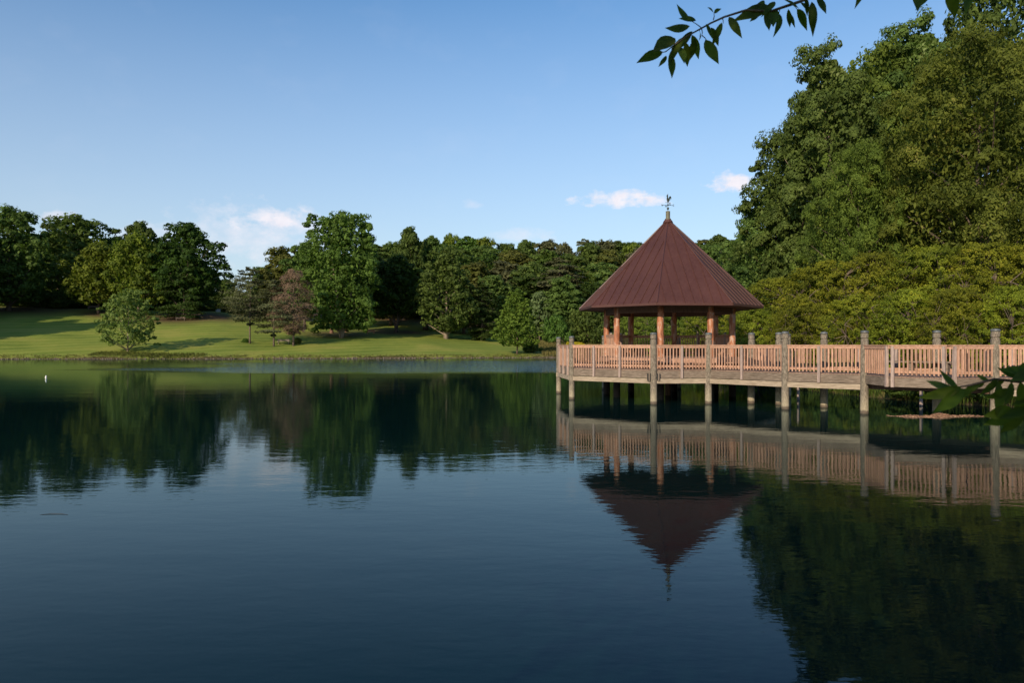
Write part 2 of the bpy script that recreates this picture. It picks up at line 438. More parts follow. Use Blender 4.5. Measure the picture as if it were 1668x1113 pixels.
def terrain():
    xs = np.unique(np.concatenate([np.arange(-900, -130, 22), np.arange(-130, -25, 1.4), np.arange(-25, 40, 0.7), np.arange(40, 120, 4), np.arange(120, 900, 30)]))
    ys = np.unique(np.concatenate([np.arange(-300, -20, 30), np.arange(-20, 20, 2.0), np.arange(20, 60, 0.8), np.arange(60, 120, 1.6), np.arange(120, 200, 1.0), np.arange(200, 260, 5), np.arange(260, 1500, 45)]))
    X, Y = np.meshgrid(xs, ys); Z = ground_z(X, Y)
    nx, ny = len(xs), len(ys)
    me = bpy.data.meshes.new('ground')
    V3 = np.stack([X.ravel(), Y.ravel(), Z.ravel()], 1)
    idx = np.arange(nx * ny).reshape(ny, nx)
    q = np.stack([idx[:-1, :-1].ravel(), idx[:-1, 1:].ravel(), idx[1:, 1:].ravel(), idx[1:, :-1].ravel()], 1)
    me.vertices.add(len(V3)); me.vertices.foreach_set('co', V3.ravel())
    me.loops.add(q.size); me.loops.foreach_set('vertex_index', q.ravel())
    me.polygons.add(len(q)); me.polygons.foreach_set('loop_start', np.arange(len(q)) * 4)
    me.polygons.foreach_set('use_smooth', np.ones(len(q), bool))
    me.update()
    S = lake_sd(X, Y).ravel()
    a = me.attributes.new('shore', 'FLOAT', 'POINT'); a.data.foreach_set('value', np.clip(S, -5, 200))
    # meadow: unmown ground on the right-hand side
    px = (834 + F * X / np.maximum(Y, 60)).ravel()
    md = np.clip((px - 862 + (Y.ravel() - 150) * 0.5) / 30, 0, 1)
    a = me.attributes.new('meadow', 'FLOAT', 'POINT'); a.data.foreach_set('value', md)
    # woodland floor
    xx, yy = X.ravel(), Y.ravel()
    wood_ = np.clip((yy - 205) / 12, 0, 1) + np.clip((xx - 17 - 0.2 * np.maximum(0, 70 - yy)) / 6, 0, 1) * (yy < 110)
    for (cx, cy, r) in WOODS: wood_ = np.maximum(wood_, np.clip(1.6 - np.hypot((xx - cx), (yy - cy)) / r, 0, 1))
    a = me.attributes.new('litter', 'FLOAT', 'POINT'); a.data.foreach_set('value', np.clip(wood_, 0, 1))
    m, nt, b = new_mat('ground')
    def att(n):
        t = nt.nodes.new('ShaderNodeAttribute'); t.attribute_name = n; return t.outputs['Fac']
    n1 = noise(nt, 0.09, 6, (1, 1, 1), 'World', 0.6)
    n2 = noise(nt, 1.3, 6, (1, 0.5, 1), 'World', 0.7)
    grass = ramp(nt, n1, [(0.34, (0.125, 0.185, 0.026)), (0.5, (0.225, 0.270, 0.040)), (0.64, (0.340, 0.320, 0.066))])
    grass = mixc(nt, mth(nt, 'MULTIPLY', n2, 0.7), grass, (0.10, 0.145, 0.024))
    # mowing stripes
    g = nt.nodes.new('ShaderNodeNewGeometry'); mp = nt.nodes.new('ShaderNodeMapping'); mp.inputs['Rotation'].default_value = (0, 0, R(62))
    nt.links.new(g.outputs['Position'], mp.inputs[0])
    wv = nt.nodes.new('ShaderNodeTexWave'); wv.inputs['Scale'].default_value = 0.075; wv.inputs['Distortion'].default_value = 0.6; wv.inputs['Detail'].default_value = 2
    nt.links.new(mp.outputs[0], wv.inputs['Vector'])
    grass = mixc(nt, mth(nt, 'MULTIPLY', wv.outputs['Fac'], 0.38), grass, (0.30, 0.32, 0.07))
    mead = ramp(nt, n2, [(0.3, (0.14, 0.14, 0.035)), (0.7, (0.30, 0.26, 0.085))])
    c = mixc(nt, att('meadow'), grass, mead)
    lit = ramp(nt, n2, [(0.3, (0.045, 0.035, 0.018)), (0.55, (0.10, 0.062, 0.034)), (0.75, (0.16, 0.10, 0.055))])
    lf = mth(nt, 'MULTIPLY', att('litter'), mth(nt, 'MULTIPLY_ADD', n1, 1.8, 0.0, clamp=True), clamp=True)
    c = mixc(nt, lf, c, lit)
    sh = att('shore')
    edge = mth(nt, 'SUBTRACT', 1.0, mth(nt, 'DIVIDE', mth(nt, 'ADD', sh, mth(nt, 'MULTIPLY_ADD', n2, 2.2, -1.1)), 0.9), clamp=True)
    c = mixc(nt, mth(nt, 'MULTIPLY', edge, 0.9), c, (0.085, 0.058, 0.038))
    nt.links.new(c, b.inputs['Base Color']); b.inputs['Roughness'].default_value = 0.95; b.inputs['Specular IOR Level'].default_value = 0.1
    bump(nt, b, n2, 0.8, 0.12)
    me.materials.append(m)
    o = bpy.data.objects.new('ground', me); col.objects.link(o)
    tag(o, 'mown green lawn rising from the lake shore to the trees', None, None, 'structure')

WOODS = [(PX(291, 188), 188, 12), (PX(330, 190), 190, 9), (PX(175, 190), 190, 7), (PX(548, 172), 172, 7), (PX(642, 186), 186, 8), (PX(20, 190), 195, 16)]
terrain()

def water():
    mb = MB(); mb.add([(-260, -40, 0), (60, -40, 0), (60, 175, 0), (-260, 175, 0)], [(0, 1, 2, 3)])
    m, nt, b = new_mat('lake_water')
    g = nt.nodes.new('ShaderNodeNewGeometry')
    sp = nt.nodes.new('ShaderNodeSeparateXYZ'); nt.links.new(g.outputs['Position'], sp.inputs[0])
    # wind-ruffled lane in front of the far shore
    big = noise(nt, 0.035, 3, (0.5, 1.5, 1), 'World')
    yy = mth(nt, 'ADD', sp.outputs[1], mth(nt, 'MULTIPLY_ADD', big, 46, -23))
    xx = mth(nt, 'ADD', sp.outputs[0], mth(nt, 'MULTIPLY_ADD', big, 60, -30))
    a1 = mth(nt, 'DIVIDE', mth(nt, 'SUBTRACT', yy, 62), 16, clamp=True)
    a2 = mth(nt, 'DIVIDE', mth(nt, 'SUBTRACT', 122, yy), 8, clamp=True)
    a3 = mth(nt, 'DIVIDE', mth(nt, 'ADD', xx, 40), 12, clamp=True)
    a4 = mth(nt, 'DIVIDE', mth(nt, 'SUBTRACT', 14, sp.outputs[0]), 4, clamp=True)
    ruff = mth(nt, 'MULTIPLY', mth(nt, 'MULTIPLY', a1, a2), mth(nt, 'MULTIPLY', a3, a4))
    w1 = noise(nt, 2.6, 3, (0.42, 1.0, 1), 'World', 0.5, 0.2)
    w2 = noise(nt, 0.55, 2, (0.35, 1.0, 1), 'World', 0.5)
    w3 = noise(nt, 9.0, 2, (0.6, 1.0, 1), 'World', 0.5)
    slow = noise(nt, 0.06, 2, (0.6, 1.4, 1), 'World')
    amp = mth(nt, 'MULTIPLY_ADD', slow, 1.4, 0.1)
    h = mth(nt, 'ADD', mth(nt, 'MULTIPLY', w1, 0.0034), mth(nt, 'MULTIPLY', w2, 0.0065))
    h = mth(nt, 'ADD', h, mth(nt, 'MULTIPLY', w3, 0.0010))
    h = mth(nt, 'MULTIPLY', h, amp)
    hr = mth(nt, 'MULTIPLY', mth(nt, 'MULTIPLY', noise(nt, 3.2, 3, (0.6, 1, 1), 'World', 0.6), 0.13), ruff)
    h = mth(nt, 'ADD', h, hr)
    bn = nt.nodes.new('ShaderNodeBump'); bn.inputs['Strength'].default_value = 1.0; bn.inputs['Distance'].default_value = 1.0
    nt.links.new(h, bn.inputs['Height'])
    # mirror by Fresnel, hand-set reflection strength and tint, raised in lane; dark body below
    nt.nodes.remove(b)
    df = nt.nodes.new('ShaderNodeBsdfDiffuse'); df.inputs['Color'].default_value = (0.0018, 0.0105, 0.0105, 1)
    gl = nt.nodes.new('ShaderNodeBsdfGlossy'); gl.inputs['Roughness'].default_value = 0.03; gl.inputs['Color'].default_value = (0.84, 0.98, 1.0, 1)
    fr = nt.nodes.new('ShaderNodeFresnel'); fr.inputs['IOR'].default_value = 1.27
    for n_ in (df, gl, fr): nt.links.new(bn.outputs[0], n_.inputs['Normal'])
    mx = nt.nodes.new('ShaderNodeMixShader'); nt.links.new(mth(nt, 'MULTIPLY', fr.outputs[0], mth(nt, 'MULTIPLY_ADD', ruff, 0.6, 0.78)), mx.inputs[0])
    nt.links.new(df.outputs[0], mx.inputs[1]); nt.links.new(gl.outputs[0], mx.inputs[2]); nt.links.new(mx.outputs[0], nt.nodes['Material Output'].inputs[0])
    o = mb.build('lake_water', m)
    tag(o, 'calm dark blue lake water mirroring trees and gazebo', None, None, 'structure')
water()

# ------------------------------------------------------------------ foliage machinery
def leaf_mesh(name, C, N, size, tint, aspect=0.55, mat=None, T=None, rng=None):
    """one rhombic leaf per row of C; N normals, T optional leaf axis"""
    n = len(C)
    if T is None: T = rng.normal(size=(n, 3))
    N = N / (np.linalg.norm(N, axis=1, keepdims=True) + 1e-9)
    T = T - N * (T * N).sum(1, keepdims=True); T /= (np.linalg.norm(T, axis=1, keepdims=True) + 1e-9)
    B = np.cross(N, T); s = np.asarray(size).reshape(-1, 1)
    P = np.empty((n, 4, 3))
    P[:, 0] = C - T * s; P[:, 2] = C + T * s
    P[:, 1] = C + B * s * aspect - N * s * 0.12; P[:, 3] = C - B * s * aspect - N * s * 0.12
    me = bpy.data.meshes.new(name)
    me.vertices.add(n * 4); me.vertices.foreach_set('co', P.reshape(-1))
    me.loops.add(n * 4); me.loops.foreach_set('vertex_index', np.arange(n * 4))
    me.polygons.add(n); me.polygons.foreach_set('loop_start', np.arange(n) * 4)
    me.update()
    a = me.attributes.new('tint', 'FLOAT', 'POINT'); a.data.foreach_set('value', np.repeat(tint, 4))
    if mat: me.materials.append(mat)
    return me

def unit(rng, n):
    v = rng.normal(size=(n, 3)); return v / np.linalg.norm(v, axis=1, keepdims=True)

PROFILE = {
 'round': lambda u: np.sqrt(np.clip(1 - (1.75 * u - 0.80) ** 2, 0.02, 1)),
 'oval': lambda u: np.clip(np.sin(np.pi * np.clip(u, 0, 1) ** 0.85), 0.04, 1) ** 0.55,
 'dome': lambda u: np.sqrt(np.clip(1 - u ** 2.2, 0.02, 1)) * np.clip(0.72 + u * 1.2, 0, 1),
 'cone': lambda u: np.clip(1.05 - u, 0.03, 1) ** 0.8,
 'hero': lambda u: np.clip(np.sin(np.pi * np.clip(u * 0.86 + 0.07, 0, 1)), 0.04, 1) ** 0.2,
 'cone2': lambda u: np.clip((1.03 - u) ** .55 * np.clip(.55 + u * 3.2, 0, 1), .03, 1),
 'egg': lambda u: np.clip(np.sin(np.pi * np.clip(u, 0, 1) ** 0.62), 0.04, 1) ** 0.65,
 'column': lambda u: np.clip(np.sin(np.pi * np.clip(u * 0.90 + 0.05, 0, 1)), 0.04, 1) ** 0.26,
}

def broadleaf(seed, H, W, mat, n_lobe=40, n_leaf=9000, leaf=0.35, base=0.15, profile='round', lobe_r=0.24, up=0.35, flat=0.75,
              trunk_mat=None, trunk_r=None, forks=1, gap=0.0, trunk_h=None, sub=11, aspect=0.6, core=0.22):
    """returns (trunk mesh, crown mesh) standing on the origin"""
    rng = np.random.default_rng(seed)
    Rr = W / 2; z0 = H * base; ch = H - z0; pr = PROFILE[profile]
    # lobes: spread evenly over the envelope, some inside
    n_in = n_lobe // 5; n_out = n_lobe - n_in
    ug = np.linspace(0.01, 0.995, 200); wg = pr(ug) + 0.12; cg = np.cumsum(wg); cg /= cg[-1]
    u = np.interp((np.arange(n_out) + rng.uniform(.1, .9, n_out)) / n_out, cg, ug)
    th = np.arange(n_out) * 2.39996 + rng.uniform(-.45, .45, n_out)
    u = np.concatenate([u, rng.uniform(.1, .8, n_in)]); th = np.concatenate([th, rng.uniform(0, 6.28, n_in)])
    area = 2 * np.pi * Rr * .8 * ch
    lr = 0.92 * lobe_r / .24 * math.sqrt(area / (n_out * np.pi)) * rng.uniform(0.62, 1.35, n_lobe)
    lr = np.minimum(lr, Rr * .55)
    env = pr(u) * Rr * (1 + 0.11 * np.sin(3 * th + seed) + 0.07 * np.sin(5 * th + 2 * seed) * np.cos(4 * u)) * rng.uniform(.80, 1.10, n_lobe)
    rad = np.maximum(env - lr * 0.75, 0)
    rad[n_out:] *= rng.uniform(0, .75, n_in)
    L = np.stack([rad * np.cos(th), rad * np.sin(th), z0 + u * ch - lr * 0.3 * (u - .3)], 1)
    L[:, 2] = np.minimum(L[:, 2], H - lr * flat * rng.uniform(.75, 1.25, n_lobe))
    a_t = rng.uniform(0, 6.28, 4)     # closed top
    for q in range(0 if profile in ('cone2',) else 4):
        j = n_out - 1 - q; lr[j] = Rr * rng.uniform(.26, .36); off = Rr * (0 if q == 0 else .34)
        L[j] = (off * math.cos(a_t[q]), off * math.sin(a_t[q]), H - lr[j] * flat * (1.0 if q == 0 else rng.uniform(1.2, 1.9)))
    # sub clumps on the outside of each lobe
    ns = n_lobe * sub
    li = np.repeat(np.arange(n_lobe), sub)
    d = unit(rng, ns); d[:, 2] = d[:, 2] * 0.8 + .18
    outw = L[li] * np.array([1, 1, 0.25]); outw[:, 2] -= (z0 + ch * .35) * .25; outw /= (np.linalg.norm(outw, axis=1, keepdims=True) + 1e-6)
    d = d + outw * 0.55; d /= np.linalg.norm(d, axis=1, keepdims=True)
    S = L[li] + d * lr[li, None] * rng.uniform(0.45, 1.02, (ns, 1)) * np.array([1, 1, flat])
    sr = lr[li] * rng.uniform(0.22, 0.46, ns)
    keep = rng.random(ns) > gap
    S, sr, li, d = S[keep], sr[keep], li[keep], d[keep]; ns = len(S)
    per = max(4, int(n_leaf / ns)); si = np.repeat(np.arange(ns), per); n = len(si)
    e = unit(rng, n)
    rr = rng.uniform(0.2, 1.0, (n, 1)) ** 0.5
    C = S[si] + e * sr[si, None] * rr * np.array([1.2, 1.2, 0.85])
    N = e * 0.95 + d[si] * 0.5 + rng.normal(size=(n, 3)) * 0.33 + np.array([0, 0, up * .6])
    tint = np.clip(rng.random(n) * 0.55 + np.repeat(rng.random(ns), per) * 0.45, 0, 1)
    nc = int(n * core)                # leaves on the inner boughs
    uc = rng.random(nc); ac = rng.uniform(0, 6.28, nc); rc = pr(uc) * Rr * .82 * np.sqrt(rng.random(nc))
    C = np.concatenate([C, np.stack([rc * np.cos(ac), rc * np.sin(ac), z0 + uc * ch * .93], 1)])
    N = np.concatenate([N, rng.normal(size=(nc, 3))]); tint = np.concatenate([tint, rng.random(nc)]); n += nc
    szs = leaf * rng.uniform(0.6, 1.3, n); szs[n - nc:] *= 1.5
    T = rng.normal(size=(n, 3)); T[:, 2] -= 0.8
    crown = leaf_mesh('crown', C, N, szs, tint, aspect, mat, T)
    # trunk and limbs
    mb = MB(); tr = trunk_r or H * 0.018
    py = random.Random(seed)
    tops = []
    for k in range(forks):
        a = 2 * math.pi * k / max(forks, 1) + py.uniform(-0.5, 0.5)
        sp = (0.02 if forks == 1 else 0.22) * Rr
        ht = (trunk_h or (0.72 if forks == 1 else 0.62)) * H
        pts = []; rads = []
        for i in range(8):
            t = i / 7
            k2 = t ** 1.3
            pts.append((math.cos(a) * sp * k2 * (1.0 if forks == 1 else 2.2) + py.uniform(-.12, .12) * tr * 3 * (i > 0), math.sin(a) * sp * k2 * 2 + py.uniform(-.12, .12) * tr * 3 * (i > 0), -0.35 + t * ht))
            rads.append(tr * (1.35 if i == 0 else 1.0) * (1 - 0.78 * t) * (1 if forks == 1 else 0.72))
        mb.tube(pts, rads, 8); tops.append((pts, rads))
    order = rng.permutation(n_lobe)[:min(n_lobe, 26)]
    for j in order:
        pts0, rads0 = tops[int(j) % len(tops)]
        tgt = Vector(L[j]); hz = max(H * base * 0.7, tgt.z - (Vector((tgt.x, tgt.y, 0)).length) * 0.75 - 0.3)
        hz = min(hz, pts0[-1][2])
        i = min(6, max(0, int((hz + 0.35) / (pts0[-1][2] + 0.35) * 7)))
        st = Vector(pts0[i]).lerp(Vector(pts0[i + 1]), 0.5)
        r0 = rads0[i] * 0.45
        mid = st.lerp(tgt, 0.5) + Vector((py.uniform(-1, 1), py.uniform(-1, 1), py.uniform(-.2, 1))) * (tgt - st).length * 0.09
        mb.tube([st, st.lerp(mid, 0.5), mid, mid.lerp(tgt, .5), tgt], [r0, r0 * .8, r0 * .62, r0 * .42, r0 * .2], 5, False)
    tm = mb.mesh('trunk', smooth=True); tm.materials.append(trunk_mat or M['bark'])
    return tm, crown

def conifer(seed, H, W, mat, n_leaf=7000, leaf=0.3, base=0.18, whorls=16, droop=0.15, sparse=0.8, trunk_mat=None, profile='cone', rise=0.0, twig=0.45, per_whorl=6, thick=0.16, trunk_r=None, dense_in=0.25, aspect=0.4):
    """layered branches from a central stem"""
    rng = np.random.default_rng(seed); py = random.Random(seed)
    pr = PROFILE[profile]; z0 = base * H
    mb = MB(); tr = trunk_r or H * 0.017
    lean = py.uniform(-.02, .02) * H
    mb.tube([(lean * t * t, 0, -0.3 + t * (H * 0.97 + .3)) for t in [0, .1, .3, .5, .7, .85, 1]], [tr * 1.3, tr, tr * .85, tr * .65, tr * .42, tr * .25, tr * .06], 8)
    Cs, Ns, Ts, tn = [], [], [], []
    nb = whorls * per_whorl; per = max(6, n_leaf // nb)
    for w in range(whorls):
        for k in range(per_whorl):
            u = (w + py.uniform(-.45, .45)) / whorls; u = min(max(u, 0), 1)
            if py.random() > sparse: continue
            z = z0 + u * (H - z0) * 0.97
            ln = max(0.25, float(pr(np.array(u))) * W / 2 * py.uniform(0.65, 1.12))
            a = py.uniform(0, 2 * math.pi)
            p0 = Vector((lean * (z / H) ** 2, 0, z)); dr = Vector((math.cos(a), math.sin(a), 0))
            def at(t): return p0 + dr * ln * t + Vector((0, 0, rise * ln * t - droop * ln * t * t))
            if ln > 0.6:
                mb.tube([at(0), at(.4), at(.75), at(1)], [tr * .28 * (1 - .6 * u), tr * .2 * (1 - .6 * u), tr * .12, tr * .04], 4, False)
            t = rng.uniform(dense_in, 1.05, per) ** 0.8
            side = Vector((-math.sin(a), math.cos(a), 0))
            wd = twig * ln * (1.05 - 0.65 * t) * rng.uniform(-1, 1, per)
            base_p = np.array(p0)[None] + np.outer(t, np.array(dr) * ln) + np.outer(wd, np.array(side))
            base_p[:, 2] += rise * ln * t - droop * ln * t * t + rng.normal(size=per) * thick * (0.5 + 0.1 * ln) - np.abs(wd) * droop
            Cs.append(base_p)
            nn = rng.normal(size=(per, 3)) * 0.42 + np.array([0, 0, 0.5]) + np.array(dr)[None] * 0.75
            Ns.append(nn)
            Ts.append(np.array(dr)[None] + rng.normal(size=(per, 3)) * 0.5 + np.outer(np.sign(wd), np.array(side)) * 0.6)
            tn.append(np.clip(rng.random(per) * 0.6 + py.random() * 0.4, 0, 1))
    C = np.concatenate(Cs); n = len(C)
    crown = leaf_mesh('crown', C, np.concatenate(Ns), leaf * rng.uniform(.6, 1.3, n), np.concatenate(tn), aspect, mat, np.concatenate(Ts))
    tm = mb.mesh('trunk', smooth=True); tm.materials.append(trunk_mat or M['bark'])
    return tm, crown

def spreader(seed, H, W, mat, n_spray=560, per=70, leaf=0.085, base=0.12):
    """low wide tree with nearly level sprays of leaves in layers"""
    rng = np.random.default_rng(seed); py = random.Random(seed)
    mb = MB(); Cs, Ns, Ts, tn = [], [], [], []
    stems = 5; limb_pts = []
    for k in range(stems):
        a = 2 * math.pi * k / stems + py.uniform(-.4, .4); ln = W / 2 * py.uniform(.45, .8); h = H * py.uniform(.6, .9)
        pts = [(0.1 * math.cos(a), 0.1 * math.sin(a), -0.3)] + [(math.cos(a) * ln * t ** 1.2 + py.uniform(-.12, .12), math.sin(a) * ln * t ** 1.2 + py.uniform(-.12, .12), h * t ** 0.85) for t in (.2, .4, .6, .8, 1)]
        mb.tube(pts, [.13, .10, .08, .06, .04, .015], 6, False); limb_pts.append(pts)
    for s in range(n_spray):
        u = py.random() ** 0.9
        env = math.sqrt(max(0.03, 1 - (u * 1.0) ** 2.4)) * W / 2
        a = py.uniform(0, 2 * math.pi); r = env * math.sqrt(py.uniform(0.12, 1.0))
        z = H * (base + (1 - base) * u * (1 - 0.10 * (r / (W / 2)) ** 2))
        ln = py.uniform(0.6, 1.5) * W / 9; a2 = a + py.uniform(-.7, .7)
        c = Vector((math.cos(a) * r, math.sin(a) * r, z)); dr = Vector((math.cos(a2), math.sin(a2), py.uniform(-.12, .28))); dr.normalize()
        side = dr.cross(Vector((0, 0, 1))).normalized()
        p0 = c - dr * ln * .6
        best = min((Vector(p) for L_ in limb_pts for p in L_[1:]), key=lambda q: (q - p0).length)
        if s % 5 == 0:
            mb.tube([best, best.lerp(p0, .5) + Vector((0, 0, .1)), p0, c, c + dr * ln * .4], [.035, .028, .02, .012, .005], 4, False)
        t = rng.uniform(-.6, .5, per); q = rng.normal(size=per) * 0.20 * (0.75 - np.abs(t)) * ln
        P = np.array(c)[None] + np.outer(t * ln, np.array(dr)) + np.outer(q, np.array(side)); P[:, 2] += rng.normal(size=per) * 0.055 * W / 9 - 0.10 * np.abs(q)
        Cs.append(P)
        Ns.append(rng.normal(size=(per, 3)) * 0.4 + np.array([0, 0, 0.6]) + np.array([math.cos(a), math.sin(a), 0]) * .55)
        Ts.append(np.array(dr)[None] * .6 + np.outer(np.sign(q), np.array(side)) * .6 + rng.normal(size=(per, 3)) * .4 - np.array([0, 0, .15]))
        tn.append(np.clip(rng.random(per) * .6 + py.random() * .4, 0, 1))
    C = np.concatenate(Cs)
    crown = leaf_mesh('crown', C, np.concatenate(Ns), leaf * rng.uniform(.6, 1.3, len(C)), np.concatenate(tn), 0.45, mat, np.concatenate(Ts))
    tm = mb.mesh('trunk', smooth=True); tm.materials.append(M['bark'])
    return tm, crown

def put_tree(kind, x, y, H, W, spec, name, label, cat, group=None, rz=None, mat=None, dz=0.0):
    """spec = (trunk mesh, crown mesh, H0, W0)"""
    tm, cm_, H0, W0 = spec
    z = gz(x, y) + dz
    e = empty(name, (x, y, z), label, cat, group)
    e.rotation_euler = (0, 0, rnd.uniform(0, 6.28) if rz is None else rz)
    e.scale = (W / W0, W / W0, H / H0)
    for nm, me in (('trunk', tm), ('crown', cm_)):
        o = bpy.data.objects.new(nm, me); col.objects.link(o); o.parent = e
        if nm == 'crown' and mat is not None:
            o.material_slots[0].link = 'OBJECT'; o.material_slots[0].material = mat
    return e
def tree_at(px, d, top, wpx, spec, name, label, cat='tree', group=None, rz=None, mat=None):
    x = PX(px, d); z = gz(x, d); H = PZ(top, d) - z; W = wpx * d / F
    return put_tree(None, x, d, H, W, spec, name, label, cat, group, rz, mat)

def BL(seed, H, W, m, **k): return (*broadleaf(seed, H, W, LM[m], **k), H, W)
def CF(seed, H, W, m, **k): return (*conifer(seed, H, W, LM[m], **k), H, W)

# shared shapes for the far wood
far = [BL(11, 24, 15, 'mid', n_lobe=44, n_leaf=15000, leaf=0.36, profile='round'),
       BL(12, 24, 13, 'mid', n_lobe=40, n_leaf=14000, leaf=0.36, profile='oval', gap=0.12),
       BL(13, 24, 16, 'mid', n_lobe=55, n_leaf=16000, leaf=0.34, profile='dome', lobe_r=0.2),
       BL(14, 25, 12, 'mid', n_lobe=46, n_leaf=15000, leaf=0.34, profile='column', lobe_r=0.3),
       BL(15, 22, 15, 'mid', n_lobe=60, n_leaf=16000, leaf=0.33, profile='egg', lobe_r=0.19, gap=0.1),
       CF(16, 24, 10, 'pine', n_leaf=9000, leaf=0.34, base=0.3, whorls=15, profile='oval', droop=0.1, sparse=0.85, twig=.6)]

# ---- individual trees of the far shore, left to right
A = 'broadleaf_tree'
t_big = BL(21, 27, 19, 'dark', n_lobe=62, n_leaf=15000, leaf=0.36, base=0.08, profile='dome', lobe_r=0.2)
tree_at(14, 186, 333, 135, t_big, A, 'tall dark green tree at the far left end of the tree line', mat=LM['mid'])
tree_at(-60, 178, 352, 130, t_big, A, 'dark tree cut by the left edge of the picture at the lawn top', rz=2.0)
t_air = BL(22, 26, 22, 'mid', n_lobe=56, n_leaf=16000, leaf=0.34, base=0.12, profile='dome', gap=0.25, lobe_r=0.2)
tree_at(126, 208, 346, 165, t_air, A, 'airy wide grey-green tree behind the olive pair on the left')
t_ol1 = BL(23, 18, 15, 'yellowgreen', n_lobe=50, n_leaf=11000, leaf=0.32, base=0.14, profile='dome', lobe_r=0.2)
tree_at(160, 190, 389, 104, t_ol1, A, 'olive green rounded tree, left one of the pair above the young tree')
tree_at(226, 187, 376, 100, t_ol1, A, 'yellowish green rounded tree, right one of the pair above the young tree', rz=1.0)
tree_at(228, 214, 360, 72, far[0], A, 'green treetop rising behind the yellowish pair on the left')
t_dk = BL(24, 24, 16, 'dark', n_lobe=60, n_leaf=15000, leaf=0.33, base=0.12, profile='oval', lobe_r=0.2, gap=0.08)
tree_at(308, 187, 362, 116, t_dk, A, 'big dark tree standing over brown bare soil right of the olive pair')
t_ced = CF(25, 14, 16, 'dark', n_leaf=10000, leaf=0.32, base=0.08, whorls=10, profile='dome', droop=.12, twig=.6, per_whorl=8)
tree_at(300, 184, 440, 92, t_ced, 'cedar_tree', 'dark layered evergreen under the big dark tree, brown soil below')
t_young = BL(26, 12, 11.5, 'bright', n_lobe=80, n_leaf=17000, leaf=0.17, base=0.10, profile='dome', lobe_r=.18, gap=.15, flat=.5, sub=7, core=.14, trunk_mat=M['bark_pale'], trunk_r=.16)
tree_at(208, 134, 470, 102, t_young, 'young_tree', 'young feathery light green tree alone on the lawn near the shore', mat=leaf_mat('young_leaf', (0.075, 0.125, 0.025), (0.23, 0.31, 0.08)))
t_bush = BL(27, 6, 8, 'bright', n_lobe=30, n_leaf=5000, leaf=0.2, base=0.04, profile='dome', lobe_r=0.28)
tree_at(368, 232, 452, 56, t_bush, 'shrub', 'rounded green shrub on the crest in the gap of open sky', 'shrub')
tree_at(352, 228, 478, 46, t_bush, 'hedge', 'low dark hedge on the lawn crest behind the white box', 'hedge', mat=LM['dark'])
t_p1 = CF(28, 16, 12.5, 'pine', n_leaf=11000, leaf=0.24, base=0.24, whorls=15, profile='egg', droop=.05, rise=.12, twig=.5, per_whorl=8, sparse=.8, thick=.14, aspect=.3, trunk_r=.17)
tree_at(407, 148, 430, 98, t_p1, 'pine_tree', 'ragged olive pine at the left of the three by the shore')
t_p2 = CF(29, 14, 11, 'pine', n_leaf=11000, leaf=0.24, base=0.16, whorls=15, profile='egg', droop=.06, rise=.05, twig=.5, per_whorl=6, sparse=.85, thick=.14, aspect=.3, trunk_r=.17)
tree_at(446, 146, 450, 92, t_p2, 'pine_tree', 'ragged olive pine in the middle of the three by the shore')
t_dead = CF(30, 15, 9, 'dead', n_leaf=11000, leaf=0.24, base=0.16, whorls=15, profile='oval', droop=.5, rise=.35, twig=.5, per_whorl=7, sparse=.9, thick=.3, aspect=.14, trunk_r=.17)
tree_at(478, 147, 434, 84, t_dead, 'dead_tree', 'brown leafless drooping tree right of the two ragged pines')
tree_at(462, 200, 401, 92, far[4], A, 'yellowish green tree showing above the pines', mat=LM['olive'])
tree_at(497, 182, 392, 72, far[1], A, 'dark green tree tucked behind the big bright tree')
t_hero = BL(31, 29, 17, 'bright', n_lobe=105, n_leaf=30000, leaf=0.29, base=0.07, profile='hero', lobe_r=0.24, forks=3, trunk_mat=M['bark_pale'], sub=8, flat=.9, up=.1)
tree_at(556, 163, 342, 128, t_hero, A, 'big bright green tree with forked pale trunk, tallest on the far shore', mat=LM['bright'])
t_trunky = BL(32, 16, 9, 'mid', n_lobe=24, n_leaf=3500, leaf=0.3, base=0.4, trunk_mat=M['bark_pink'], trunk_r=.42)
tree_at(540, 174, 410, 60, t_trunky, A, 'tree with reddish trunk just left behind the big bright tree')
tree_at(563, 178, 410, 60, t_trunky, A, 'tree with reddish trunk just right behind the big bright tree', rz=.8)
t_multi = BL(33, 19, 15, 'dark', n_lobe=50, n_leaf=17000, leaf=0.3, base=0.22, profile='dome', forks=4, trunk_r=.4, lobe_r=.22)
tree_at(645, 184, 414, 100, t_multi, A, 'dark wide tree with several stems right of the big bright tree')
tree_at(668, 232, 369, 60, far[0], A, 'rounded treetop standing clear above the dark many-stemmed tree')
tree_at(704, 240, 384, 52, far[3], A, 'narrow treetop right of the rounded one on the skyline')
t_pale = BL(34, 24, 16, 'mid', n_lobe=66, n_leaf=16000, leaf=0.3, base=0.08, profile='egg', lobe_r=.2, gap=.15, trunk_mat=M['bark_pale'], trunk_r=.5)
tree_at(727, 175, 400, 108, t_pale, A, 'mid green tree with pale limbs at the edge of the mown lawn')
t_nar = CF(35, 16, 8, 'dark', n_leaf=9000, leaf=0.3, base=0.03, whorls=20, profile='egg', twig=.5, per_whorl=8)
tree_at(785, 179, 455, 62, t_nar, 'evergreen_tree', 'dense dark evergreen left of the bright pyramid tree')
t_spr = CF(36, 8, 6, 'blue', n_leaf=4000, leaf=0.25, base=0.03, whorls=12, twig=.4)
tree_at(673, 226, 482, 34, t_spr, 'spruce_tree', 'small blue-grey spruce in the shade beyond the many-stemmed tree')
